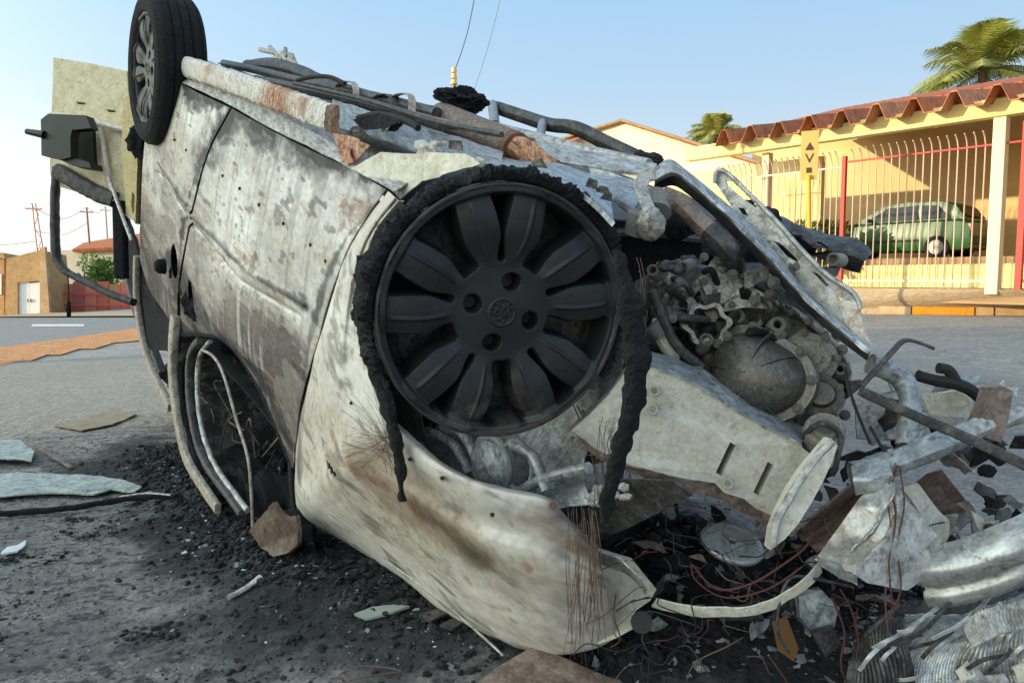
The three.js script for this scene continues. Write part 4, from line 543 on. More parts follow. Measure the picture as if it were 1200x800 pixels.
  fray(16, () => { const u = rr(500, 560), v = rr(480, 500); return [S(u, v, -.0), S(u + rr(-14, 6), v + rr(10, 25), -.05), S(u + rr(-20, 16), v + rr(30, 60), -.09)]; });
  fray(12, () => { const u = rr(738, 752), v = rr(300, 380); return [S(u, v, -.02), S(u + rr(0, 10), v + rr(10, 35), -.01), S(u + rr(-4, 14), v + rr(40, 80), -.02)]; });
  const fr = part('steel_cord', join(frays), M.wirecu, w); fr.userData.kind = 'stuff';
}
{ // rear wheel, high in the air
  const c = D(170, 80, 3.16), n = AN, ey = AU.clone().negate(), ex = new V3().crossVectors(ey, n).normalize(), m4 = new THREE.Matrix4().makeBasis(ex, ey, n).setPosition(c);
  const lathe = (pr) => { const g = new THREE.LatheGeometry(pr.map((p) => new THREE.Vector2(p[0], p[1])), 90); g.rotateX(Math.PI / 2); const p = g.attributes.position; for (let i = 0; i < p.count; i++) { const x = p.getX(i), y = p.getY(i), z = p.getZ(i), k = 1 + .012 * (f3(x * 30, y * 30, z * 30, 2) - .5); p.setXYZ(i, x * k, y * k, z); } g.computeVertexNormals(); g.applyMatrix4(m4); return g; };
  const w = part('rear_wheel', lathe([[.02, -.09], [.19, -.09], [.212, -.05], [.218, .0], [.224, -.008], [.21, -.06], [.21, -.16]]), M.castdark, van, 'charred rear wheel raised in the air');
  const tp = [[.22, .0], [.232, .012], [.262, .02], [.29, .012], [.306, -.006]]; for (let k = 0; k < 4; k++) { const z = -.014 - k * .036; tp.push([.311, z], [.312, z - .026], [.308, z - .028], [.308, z - .034]); } tp.push([.306, -.16], [.29, -.174], [.25, -.178], [.215, -.165]);
  part('tyre', lathe(tp), M.rubber, w); const k4 = m4.clone().multiply(new THREE.Matrix4().makeRotationZ(.3)).multiply(new THREE.Matrix4().makeTranslation(0, 0, -.004)); wheelCap(w, k4, .6);
  part('tyre_shred', lump(S(162, 165, .03), [.05, .07, .03], { amp: .6, seed: 5, detail: 8 }), M.rubber, w);
  part('rear_axle', cyl(c.clone().addScaledVector(n, -.1), c.clone().addScaledVector(n, -1.45), .035), M.dark, van);
}
// --- open rear door at the tail, swung out
{
  const P = (u, v, k = 0) => D(u, v, 3.78 + (150 - u) * .0012 + k);
  const d = part('rear_barn_door', plate([[62, 67], [105, 74], [148, 83], [152, 140], [158, 160], [160, 262], [138, 246], [132, 238], [70, 219], [60, 215], [58, 196], [60, 134]], P, { holes: [[95, 121], [130, 130]].map(([u, v]) => [[u - 6, v - 2], [u + 4, v - 1], [u + 6, v + 2], [u - 4, v + 1]]), th: .05, dent: .006, fq: 6, edge: .05 }), std({ map: rep(tx.cream, 1.4), color: rgb(255, 246, 222), roughness: .65, bumpMap: rep(bumpFine, 3), bumpScale: .002 }), van, 'pale rear door standing open');
  part('window_frame', sweep([P(66, 196), P(64, 230), P(64, 270), P(65, 296), P(69, 309), P(80, 320), P(104, 332), P(130, 345), P(156, 354)], rect(.035, .05, .01), { n: 70, up: new V3(0, 0, 1), rough: .003 }), M.dark, d, 'bent black window frame'); part('window_frame', sweep([P(66, 200, -.03), P(90, 214, -.03), P(112, 226, -.03), P(134, 234, -.03)], rect(.08, .05, .014), { n: 24, up: new V3(0, 0, 1), rough: .008 }), M.dark, d); part('window_frame', sweep([P(140, 236), P(141, 280), P(142, 326)], rect(.055, .06, .01), { n: 16, up: new V3(1, 0, 0) }), M.char, d);
  part('pressed_edge', tube([P(60, 134, -.03), P(100, 140, -.03), P(136, 150, -.03), P(150, 152, -.03)], .014, { n: 20 }), M.cream, d); part('pressed_edge', tube([P(118, 150, -.03), P(124, 190, -.03), P(134, 236, -.03)], .012, { n: 16 }), M.cream, d);
  part('yellow_scorch_pillar', plate([[144, 120], [156, 100], [160, 150], [160, 210], [158, 262], [147, 240], [142, 180]], (u, v) => P(u, v, -.12), { th: .02, dent: .01, holes: [[[154, 224], [157, 228], [157.5, 246], [155, 252], [153, 240]]] }), std({ map: rep(tx.cream, 2), color: rgb(246, 228, 184), roughness: .7 }), van, 'yellow scorched rear pillar');
  part('check_strap', tube([P(126, 205, -.08), P(142, 250, -.14), P(154, 282, -.2)], .009, { n: 12 }), M.zinc, d);
  const bk = std({ color: rgb(62, 63, 66), roughness: .5, map: rep(tx.dark, 3) });
  const br = part('lamp_bracket', join([plate([[47, 140], [56, 133], [100, 135], [106, 150], [84, 152], [82, 160], [82, 184], [70, 187], [48, 182]], (u, v) => P(u, v, -.2), { th: .05, dent: .002 }), plate([[80, 183], [104, 190], [106, 197], [84, 194], [70, 187]], (u, v) => P(u, v, -.18), { th: .08, dent: .002 }), plate([[82, 150], [108, 149], [110, 192], [82, 184]], (u, v) => P(u, v, -.06), { th: .02, dent: .002 })]), bk, van, 'black plastic bracket box on the rear door'); part('peg', cyl(P(31, 154, -.2), P(52, 158, -.2), .014, .02, 12), bk, br);
  part('hanging_wire', tube([P(79, 322, -.05), P(80, 345, -.05), P(78, 372, -.05)], .003, { n: 10, seg: 4 }), M.wireblk, van); part('hanging_char', lump(P(80, 362, -.05), [.012, .035, .012], { amp: .7, seed: 3, detail: 5 }), M.char, van);
}
// --- pillars and window frames reaching down to the ground
{
  const band = (pts, w, h, mat, o = {}) => sweep(pts.map((p) => S(p[0], p[1], p[2] ?? -.05)), rect(w, h, .006), { n: 60, up: AN, rough: .0025, ...o });
  part('rear_window_frame', band([[160, 300], [160, 350], [167, 398], [179, 436], [200, 478]], .045, .03), M.pillar, van); part('rear_window_frame', band([[147, 262, -.12], [150, 320, -.12], [156, 352, -.12], [172, 392, -.12], [190, 440, -.14]], .06, .04), M.dark, van); part('rear_quarter', plate([[146, 255], [164, 302], [172, 332], [184, 356], [208, 388], [206, 412], [176, 410], [160, 366], [150, 320]], (u, v) => S(u, v, -.07), { dent: .012, th: .02 }), M.char, van);
  part('door_pillar', band([[206, 370, -.01], [203, 400, .0], [202, 440, .0], [208, 492, .01], [220, 540, .02], [255, 596, .04]], .06, .03, null, { scale: (k) => 1.15 - .45 * k }), M.pillar, van, 'pale pillar curving down to the ground');
  part('window_channel', band([[236, 398, -.03], [226, 412, -.03], [222, 440, -.02], [226, 492, -.01], [240, 540, .0], [284, 602, .03]], .03, .035, null, { scale: (k) => 1.1 - .3 * k }), M.dark, van); part('window_channel', band([[246, 400, -.04], [234, 418, -.04], [231, 450, -.03], [236, 500, -.02], [252, 545, -.01], [290, 598, .02]], .018, .02), M.zinc, van); part('window_channel', band([[222, 408, -.02], [214, 430, -.02], [214, 470, -.02], [222, 515, -.01], [236, 556, .0]], .012, .02), M.char, van);
  part('weather_strip', tube(row([[236, 410], [250, 418], [262, 440], [277, 492], [290, 535], [294, 575], [296, 620]], .03), .0055, { n: 50, seg: 6 }), M.pillar, van);
  part('belt_strip', band([[210, 392, -.025], [240, 392, -.03], [268, 402, -.035], [305, 456, -.04], [344, 548, -.05]], .02, .016), M.char, van);
  part('windscreen_pillar', plate([[293, 622], [303, 607], [314, 596], [321, 588], [327, 600], [336, 606], [345, 604], [350, 622], [349, 637], [336, 648], [321, 652], [306, 641]], (u, v) => S(u, v, .07 - .0011 * Math.abs(u - 322)), { th: .012, dent: .008, fq: 16, edge: .012 }), M.stub, van, 'folded stub of the windscreen pillar');
  part('windscreen_pillar', band([[344, 540, -.06], [346, 580, -.08], [350, 615, -.1]], .04, .03), M.char, van);
}
// --- shell: floor, far side, bulkhead, roof, all burnt black inside
{
  const pn = (a, b, c, d, k = 12) => patch([[a, b], [d, c]], k, k, { th: .01, disp: (p) => dent(p, .03, 3, 6) });
  part('floor_pan', pn(C(.3, -.06, -.08), C(2.95, 0, -.08), C(2.95, 0, -1.5), C(.3, -.06, -1.5)), M.dark, van); part('far_side', pn(C(.35, -.05, -1.5), C(2.95, 0, -1.5), C(2.95, .85, -1.5), C(.5, .8, -1.5)), M.char, van); part('bulkhead', pn(C(.36, -.1, -.1), C(.36, -.1, -1.45), C(.5, .75, -1.45), C(.5, .8, -.12)), M.char, van);
  part('roof_panel', pn(C(.9, 1.02, -.2), C(3.0, 1.32, -.25), C(3.0, 1.32, -1.4), C(.9, 1.02, -1.45)), M.char, van); part('far_pillar', cyl(C(1.6, .8, -1.48), C(1.8, 1.2, -1.35), .04), M.char, van); part('far_pillar', cyl(C(2.85, .8, -1.48), C(2.95, 1.3, -1.35), .05), M.char, van);
  for (let k = 0; k < 2; k++) { const w = -.42 - k * .62; part('seat_frame', join([tube([C(.95, .05, w - .2), C(1.0, .35, w - .2), C(1.3, .9, w - .2), C(1.33, .95, w), C(1.3, .9, w + .2), C(1.0, .35, w + .2), C(.95, .05, w + .2)], .014, { n: 40, seg: 7 }), ...[.45, .6, .75].map((t) => tube([C(1.05 + (t - .4) * .5, t, w - .2), C(1.05 + (t - .4) * .5 + .02, t, w + .2)], .006, { n: 6, seg: 5 }))]), M.dark, van); }
  part('headlining', patch([row([[190, 380, -.35], [250, 392, -.3], [300, 440, -.3], [352, 500, -.25]]), row([[200, 450, -.4], [250, 450, -.35], [310, 500, -.3], [356, 560, -.25]]), row([[214, 520, -.3], [262, 530, -.22], [312, 560, -.16], [362, 610, -.1]]), row([[236, 575, -.08], [276, 592, -.03], [316, 622, .0], [370, 645, .0]])], 60, 60, { face: FACE, th: .006, disp: (p) => dent(p, .14, 8, 4) + dent(p, .06, 20, 5) }), M.char, van, 'charred crumpled headlining inside the cabin');
  part('burnt_roll', lump(S(322, 545, -.25), [.09, .03, .04], { amp: .2, seed: 4, detail: 10, fq: 4, basis: [AL, AU, AN] }), M.dark, van); part('steering_column', cyl(C(.55, .45, -.4), C(.95, .3, -.4), .02), M.char, van);
  for (let k = 0; k < 34; k++) { const u = rr(235, 335), v = rr(420, 590), w = rr(-.3, -.14); if (v - 400 < (u - 262) * 1.5) continue; part('seat_spring', tube([S(u, v, w), S(u + rr(-18, 18), v + rr(-10, 26), w + .03), S(u + rr(-26, 26), v + rr(10, 50), w)], rr(.002, .006), { n: 12, seg: 5, rough: .002 }), [M.brown, M.dark, M.char, M.castdark][k % 4], van); }
  for (let k = 0; k < 14; k++) { const p = S(rr(245, 340), rr(430, 560), -.3 - rnd() * .3); part('burnt_trim', lump(p, [rr(.04, .1), rr(.02, .07), rr(.03, .08)], { amp: .7, seed: 20 + k, detail: 7, rot: [rr(0, 3), rr(0, 3), 0] }), M.char, van); }
}
M.rail = M.cream.clone(); M.rail.color = rgb(226, 226, 228);
M.gear = met(mottled([[88, 83, 77], [120, 112, 101, .55], [82, 77, 71, .54, .8], [52, 49, 46, .66, .8], [178, 166, 146, .72, .6]], { seed: 99, per: 6 }), 3, { roughness: .33, metalness: .45, bumpScale: .0005 });
// ================================================================ underbody, seen along the top of the wreck
const dn = (pts, d) => pts.map((p) => D(p[0], p[1], p[2] ?? d));
{
  part('fuel_pipe', tube([C(2.6, -.1, -.35), C(2.1, -.16, -.35), C(1.6, -.17, -.35), C(1.1, -.19, -.36), C(.7, -.2, -.4)], .026, { n: 60 }), M.dark, van); 
  const at = (u, v, w) => S(u, v, w);
  part('brake_pipe_arch', tube([at(280, 78, -.5), at(296, 73, -.5), at(318, 71, -.5), at(340, 76, -.5), at(362, 84, -.5), at(378, 95, -.5)], .014, { n: 40 }), M.dark, van);
  part('long_pipe', tube([at(262, 74, -.3), at(300, 82, -.3), at(348, 94, -.3), at(400, 105, -.3), at(452, 117, -.3), at(512, 133, -.3)], .017, { n: 60 }), M.castdark, van); part('long_pipe', tube([at(300, 92, -.2), at(352, 103, -.2), at(410, 116, -.2), at(452, 127, -.2), at(520, 148, -.2)], .014, { n: 60 }), M.dark, van);
  // cable bracket
  part('cable_bracket', join([plate([[318, 66], [328, 58], [341, 62], [347, 76], [344, 92], [336, 90], [334, 76], [322, 72]], (u, v) => S(u, v, -.5), { th: .012, dent: .006 }), cyl(at(305, 58, -.5), at(322, 62, -.5), .012, .01, 8), cyl(at(316, 55, -.5), at(330, 70, -.5), .01, .008, 8), cyl(at(334, 56, -.5), at(336, 66, -.5), .009, .009, 8)]), M.zinc, van);
  for (const [x, y, m] of [[440, 113, M.dark], [462, 112, M.pillar], [396, 98, M.pillar]]) part('strap', sweep([at(x - 2, y + 6, -.3), at(x + 3, y - 1, -.28), at(x + 16, y - 2, -.28), at(x + 21, y + 6, -.27), at(x + 20, y + 22, -.26)], rect(.004, .02, .001), { n: 24, up: AN }), m, van);
  part('hose', tube([at(348, 94, -.25), at(366, 90, -.25), at(386, 90, -.25), at(404, 98, -.25)], .007, { n: 24 }), M.wireblk, van); part('hose', tube([at(420, 138, -.1), at(445, 134, -.1), at(476, 142, -.1), at(490, 150, -.1)], .008, { n: 24 }), M.wireblk, van);
  for (let k = 0; k < 13; k++) { const o = rr(-8, 16), w = -.14 - .03 * k, j = () => rr(-5, 5), u0 = rr(250, 420), L = rr(120, 260); const f = (u) => 74 + (u - 250) * .235 + o; part('thin_pipe', tube([at(u0, f(u0) + j(), w), at(u0 + L * .33, f(u0 + L * .33) + j(), w), at(u0 + L * .66, f(u0 + L * .66) + j(), w), at(u0 + L, f(u0 + L) + j(), w)], rr(.003, .008), { n: 40, seg: 6 }), [M.dark, M.castdark, M.brown, M.wireblk, M.rust][k % 5], van); }
  for (let k = 0; k < 16; k++) { const u = rr(400, 740), v = 118 + (u - 400) * .26 + rr(8, 34); part('floor_clip', plate([[u, v], [u + rr(8, 22), v + rr(-3, 5)], [u + rr(6, 20), v + rr(6, 16)], [u - rr(0, 6), v + rr(6, 12)]], (a, b) => S(a, b, -.1 - rnd() * .003), { th: .002, dent: .012, fq: 30, edge: .012, seed: k }), [M.castdark, M.zinc, M.dark, M.blue, M.char][k % 5], van); }
  // pale floor rails
  const rail = (a, b, m, o = {}) => part('floor_rail', patch([row(a), row(b)], 40, 8, { face: FACE, th: .008, disp: (p) => dent(p, .009, 10, o.s || 2) }), m, van);
  rail([[390, 116, -.16], [432, 130, -.17], [500, 152, -.19], [584, 183, -.22]], [[398, 150, -.1], [446, 161, -.11], [495, 177, -.12], [548, 190, -.13]], M.blue); rail([[388, 112, -.3], [432, 126, -.3], [500, 148, -.3], [590, 178, -.3]], [[390, 118, -.16], [432, 132, -.17], [500, 154, -.19], [588, 186, -.22]], M.zinc, { s: 5 });
  rail([[545, 172, -.3], [600, 186, -.3], [650, 190, -.32], [712, 208, -.34]], [[560, 196, -.1], [620, 200, -.1], [680, 222, -.1], [720, 262, -.1]], M.blue, { s: 9 });
  rail([[626, 161, -.5], [664, 170, -.5], [700, 179, -.52], [770, 192, -.55]], [[640, 190, -.42], [676, 193, -.42], [712, 198, -.44], [764, 204, -.48]], M.zinc, { s: 12 }); rail([[600, 188, -.3], [650, 196, -.3], [700, 204, -.32], [760, 214, -.36]], [[610, 206, -.2], [664, 214, -.2], [706, 226, -.22], [744, 244, -.26]], M.blue, { s: 15 });
  rail([[690, 196, -.36], [720, 205, -.36], [742, 214, -.38]], [[700, 228, -.3], [724, 236, -.3], [748, 262, -.32]], M.ash, { s: 18 });
  // exhaust: brown box, rust joint, pipe running to the engine
  part('exhaust_silencer', join([cyl(at(518, 136, -.35), at(600, 170, -.35), .037, .037, 28), lump(at(517, 135, -.35), [.01, .036, .036], { amp: .05, detail: 8, basis: [AL, AU, AN] })]), M.brown, van, 'brown exhaust silencer'); part('exhaust_joint', join([tube([at(598, 170, -.35), at(612, 178, -.35), at(630, 190, -.36), at(650, 200, -.38)], .027, { n: 24, seg: 14 }), cyl(at(600, 171, -.35), at(605, 174, -.35), .04, .04, 20), tube([at(598, 168, -.35), at(612, 166, -.33), at(626, 176, -.33), at(640, 192, -.33)], .012, { n: 16 }), plate([[604, 168], [622, 164], [640, 182], [650, 196], [628, 192]], (u, v) => S(u, v, -.3), { dent: .02, fq: 30 })]), M.rust, van); part('char_wrap', lump(at(543, 117, -.42), [.05, .035, .07], { amp: .5, seed: 9, detail: 14, fq: 3.5, basis: [AL, AU, AN] }), M.rubber, van);
  part('exhaust_pipe', tube([at(640, 194, -.4), at(690, 223, -.4), at(742, 226, -.42), at(786, 232, -.44)], .017, { n: 40 }), M.rust, van); part('exhaust_pipe', tube([at(778, 230, -.44), at(800, 240, -.45), at(822, 262, -.46), at(838, 276, -.46)], .022, { n: 30 }), M.brown, van); part('exhaust_pipe', tube([at(832, 270, -.46), at(852, 290, -.47), at(858, 304, -.5), at(862, 322, -.55)], .024, { n: 30 }), M.castdark, van);
  part('far_rail', tube([at(582, 126, -.75), at(612, 136, -.75), at(644, 146, -.75), at(674, 150, -.76), at(712, 168, -.78), at(752, 187, -.8)], .022, { n: 50 }), M.dark, van); part('rail_stay', cyl(at(577, 122, -.72), at(580, 146, -.66), .016), M.blue, van); part('rail_stay', cyl(at(636, 144, -.73), at(632, 166, -.62), .014), M.blue, van); part('cross_rail', tube([at(574, 148, -.6), at(612, 158, -.6), at(644, 166, -.6), at(690, 178, -.6), at(760, 194, -.62)], .018, { n: 30 }), M.zinc, van);
  part('rag', lump(at(760, 187, -.7), [.05, .02, .03], { amp: .5, seed: 13, detail: 8, basis: [AL, AU, AN] }), M.char, van);
  part('strap_bracket', sweep([at(768, 203, -.28), at(757, 207, -.27), at(751, 218, -.25), at(757, 236, -.24), at(765, 254, -.23)], rect(.026, .006, .002), { n: 30, up: AN }), M.ash, van); part('ball_joint', join([lump(at(762, 262, -.24), [.026, .03, .026], { amp: .2, detail: 8, seed: 5 }), cyl(at(768, 228, -.3), at(768, 250, -.28), .022, .03, 16), cyl(at(752, 250, -.24), at(744, 275, -.24), .026, .02, 14)]), M.cast, van);
  part('silver_cap', cyl(at(769, 238, -.3), at(770, 231, -.3), .03, .034, 22), M.zinc, van);
}
// ================================================================ nose: engine, gearbox, rails and bent plates
const plateD = (name, pts, dep, mat, o = {}, label, parent = van) => part(name, plate(pts, (u, v) => D(u, v, dep(u, v)), o), mat, parent, label);
{
  // bent front crossmember: two long sheets running down to the right
  const dp = (u) => 1.62 - .0011 * (u - 780), e1 = [[762, 206], [782, 187], [806, 200], [860, 246], [900, 286], [940, 335], [980, 374], [1021, 408]];
  const low = [[768, 214], [790, 206], [812, 220], [848, 252], [888, 292], [930, 338], [974, 380], [1018, 414]];
  const cm = part('crossmember', patch([e1.map((p) => D(p[0], p[1], dp(p[0]))), e1.map((p, i) => D(mix(p[0], low[i][0], .7) , mix(p[1], low[i][1], .7), dp(p[0]) - .03)), low.map((p) => D(p[0], p[1], dp(p[0]) - .01))], 80, 12, { face: new V3(0, 1, 3), th: .005, disp: (p) => dent(p, .006, 9, 4) }), M.blue, van, 'long bent blue grey crossmember');
  part('crossmember_flange', patch([low.map((p) => D(p[0], p[1], dp(p[0]) - .01)), low.map((p, i) => D(p[0] - 2, p[1] + 12 - i * .5, dp(p[0]) + .04))], 60, 4, { face: FACE, th: .004 }), M.dark, cm);
  part('slotted_plate', plate([[838, 214], [839, 199], [852, 203], [880, 230], [908, 258], [938, 292], [968, 322], [1000, 344], [1008, 362], [1012, 385], [1020, 404], [984, 378], [942, 338], [902, 290], [862, 248]], (u, v) => D(u, v, dp(u) + .05), { th: .006, dent: .008, fq: 9, holes: [[[850, 211], [856, 211], [888, 238], [886, 243], [870, 232], [852, 217]], [[863, 250 - 1], [870, 250], [876, 259], [868, 257]].map((p) => [p[0] + 2, p[1] - 6]), [[906, 282], [914, 284], [934, 303], [936, 308], [922, 300]], [[952, 318], [958, 320], [972, 334], [968, 336]], [[980, 346], [988, 350], [996, 362], [988, 358]]] }), M.zinc, van, 'pale plate with slots on the bent crossmember');
  part('plate_rim', tube(dn([[838, 214], [840, 200], [853, 203], [880, 229], [908, 257], [938, 291], [968, 321], [1000, 343], [1009, 362]].map((p) => [p[0], p[1], dp(p[0]) + .045])), .005, { n: 50, seg: 6 }), M.zinc, van); part('rusty_corner', plateD0([[984, 352], [1004, 352], [1013, 386], [1021, 404], [1004, 394], [990, 378]], (u) => dp(u) + .043), M.rustpale, van);
  part('far_crossmember', patch([dn([[894, 246, 1.98], [918, 253, 1.97], [952, 268, 1.95], [1004, 282, 1.92], [1021, 299, 1.9]]), dn([[900, 262, 1.92], [926, 272, 1.9], [956, 288, 1.88], [1000, 300, 1.86], [1014, 306, 1.86]]), dn([[920, 284, 1.98], [944, 296, 1.97], [966, 306, 1.95], [990, 318, 1.92], [1008, 320, 1.9]])], 60, 30, { face: FACE, th: .006, keep: (a, b, p) => { const q = p.clone().sub(D(961, 290, 1.87)); return Math.hypot(q.x, q.y) > .017; }, disp: (p) => dent(p, .016, 12, 3) }), M.castdark, van, 'dark torn rail end');
  part('dark_mount', lump(D(925, 365, 1.75), [.05, .06, .05], { amp: .3, seed: 3 }), M.castdark, van);
}
function plateD0(pts, dep, o = {}) { return plate(pts, (u, v) => D(u, v, typeof dep === 'function' ? dep(u, v) : dep), { dent: .004, ...o }); }
const camN = (p) => EYEP.clone().sub(p).normalize();
function facing(p, tilt = [0, 0]) { const z = camN(p).add(new V3(tilt[0], tilt[1], 0)).normalize(), x = new V3().crossVectors(new V3(0, 1, 0), z).normalize(), y = new V3().crossVectors(z, x); return [x, y, z]; }
const bolt = (parent, u, v, d, r, m = M.cast, t = [0, 0]) => { r *= .58; const c = D(u, v, d), b = facing(c, t), g = join([(() => { const q = new THREE.CylinderGeometry(r, r * 1.05, r * 1.3, 6); q.rotateX(Math.PI / 2); q.translate(0, 0, r * .6); return q; })(), (() => { const q = new THREE.CylinderGeometry(r * 1.5, r * 1.6, r * .4, 14); q.rotateX(Math.PI / 2); return q; })()]); g.applyMatrix4(new THREE.Matrix4().makeBasis(...b).setPosition(c)); return part('bolt', g, m, parent); };
const boss = (parent, u, v, d, r, depth, m, hole = .55, t = [.15, .1], name = 'boss') => { if (name === 'boss') r *= .7; const c = D(u, v, d), b = facing(c, t), g = new THREE.LatheGeometry([[r * hole, -depth], [r * hole, 0], [r * .9, .0], [r, -r * .12], [r * 1.05, -depth]].map((p) => new THREE.Vector2(...p)), 22); g.rotateX(Math.PI / 2); g.applyMatrix4(new THREE.Matrix4().makeBasis(...b).setPosition(c)); return part(name, g, m, parent); };
{ // engine end with its bracket casting
  const d = 1.56, eng = part('engine_block', lump(D(850, 395, d + .16), [.2, .16, .14], { amp: .22, seed: 6, detail: 22, pow: 2, fq: 2.2 }), M.castdark, van, 'charred engine block');
  const br = part('mount_casting', plate([[786, 372], [792, 350], [806, 338], [822, 322], [838, 300], [850, 299], [858, 312], [868, 324], [886, 338], [908, 352], [900, 362], [872, 360], [846, 366], [836, 380], [820, 358], [808, 360], [800, 378]], (u, v) => D(u, v, d - .0004 * (u - 786)), { th: .03, dent: .006, fq: 18, edge: .016, holes: [[[794, 356], [800, 350], [806, 354], [806, 364], [798, 368]], [[866, 338], [874, 334], [882, 342], [878, 352], [868, 350]], [[812, 348], [820, 340], [824, 350], [818, 356]]] }), M.cast, eng, 'grey cast bracket with bolts');
  const web = plate([[820, 326], [840, 318], [858, 326], [862, 346], [846, 356], [828, 346]], (u, v) => D(u, v, d - .035), { th: .012, dent: .003, edge: .02 }); part('casting_boss', web, M.cast, eng);
  for (const [u, v, r] of [[842, 306, .010], [806, 345, .008], [792, 360, .008], [826, 330, .008], [900, 355, .009], [872, 330, .007], [858, 357, .008], [838, 342, .006], [888, 346, .006], [814, 334, .006], [850, 314, .006]]) bolt(eng, u, v, d - .04, r);
  // six-sided inlet with a flared rim
  const hex = []; for (let k = 0; k < 48; k++) { const a = k / 48 * 2 * Math.PI, r = 27 + 3.2 * Math.cos(6 * a + .4); hex.push([829 + r * Math.cos(a), 379 + r * .88 * Math.sin(a)]); } const hexI = hex.map((p) => [829 + (p[0] - 829) * .78, 379 + (p[1] - 379) * .78]);
  part('inlet_flange', join([plate(hex, (u, v) => D(u, v, d - .06), { th: .02, dent: .002, edge: .03, holes: [hexI] }), patch([[...hexI, hexI[0]].map((p) => D(p[0], p[1], d - .06)), [...hexI, hexI[0]].map((p) => D(829 + (p[0] - 829) * .8, 379 + (p[1] - 379) * .8, d + .08))], 60, 3, { noRim: true })]), M.cast, eng, 'six sided open inlet'); part('inlet_bottom', cyl(D(829, 379, d + .07), D(829, 379, d + .08), .05, .05, 20), M.castdark, eng);
  for (const [u, v, r] of [[800, 370, .022], [796, 392, .02]]) boss(eng, u, v, d - .02, r, .05, M.castdark, .7);
  part('bottle_hose', lump(D(780, 400, 1.5), [.016, .05, .016], { amp: .15, seed: 2, detail: 9, rot: [0, 0, .5] }), M.cream, eng); part('bottle_hose', cyl(D(764, 380, 1.48), D(776, 392, 1.48), .02, .016, 14), M.cast, eng);
  for (let k = 0; k < 26; k++) { const u = rr(755, 815), v = rr(290, 425); part('burnt_fitting', rnd() < .5 ? lump(D(u, v, 1.62 + rnd() * .1), [rr(.012, .03), rr(.01, .03), .02], { amp: .5, seed: k, detail: 5 }) : tube([D(u, v, 1.58), D(u + rr(-14, 14), v + rr(-10, 16), 1.55), D(u + rr(-20, 20), v + rr(-5, 30), 1.6)], rr(.004, .009), { n: 10, seg: 6 }), rnd() < .55 ? M.castdark : rnd() < .6 ? M.char : M.cast, eng); }
  for (let k = 0; k < 96; k++) { const u = rr(762, 992), v = rr(300, 500); if (Math.hypot((u - 880) / 62, (v - 442) / 44) < 1 || v > 425 + (u - 760) * .42) continue; const d2 = 1.5 + rr(-.02, .06), t = k % 4; if (t === 0) boss(eng, u, v, d2, rr(.014, .026), .05, M.cast, rr(.4, .7), [rr(-.4, .5), rr(-.2, .5)]); else if (t === 1) bolt(eng, u, v, d2 - .02, rr(.009, .014), M.cast, [rr(-.4, .5), rr(-.2, .5)]); else if (t === 2) part('bracket', plate([[u, v], [u + rr(10, 26), v + rr(-10, 6)], [u + rr(12, 30), v + rr(4, 14)], [u + rr(-4, 8), v + rr(8, 22)]], (a, b) => D(a, b, d2 + (a - u) * .001), { th: .012, dent: .004, fq: 30, edge: .015, seed: k }), k % 8 < 4 ? M.cast : M.gear, eng); else part('burnt_hose', tube([D(u, v, d2), D(u + rr(-14, 20), v + rr(-16, 10), d2 - .03), D(u + rr(-20, 34), v + rr(-10, 26), d2)], rr(.005, .010), { n: 16, seg: 8 }), [M.castdark, M.char, M.gear][k % 3], eng); }
  for (let k = 0; k < 12; k++) { const u = rr(790, 900), v = rr(255, 330); part('burnt_fitting', lump(D(u, v, 1.78 + rnd() * .12), [rr(.03, .06), rr(.02, .05), .04], { amp: .4, seed: 40 + k, detail: 6 }), M.char, eng); }
  part('blue_pipe', tube(dn([[790, 312], [788, 335], [796, 352]], 1.64), .017, { n: 12 }), M.blue, eng); part('blue_pipe', tube(dn([[902, 352], [912, 378], [906, 392]], 1.7), .018, { n: 12 }), M.blue, eng);
}
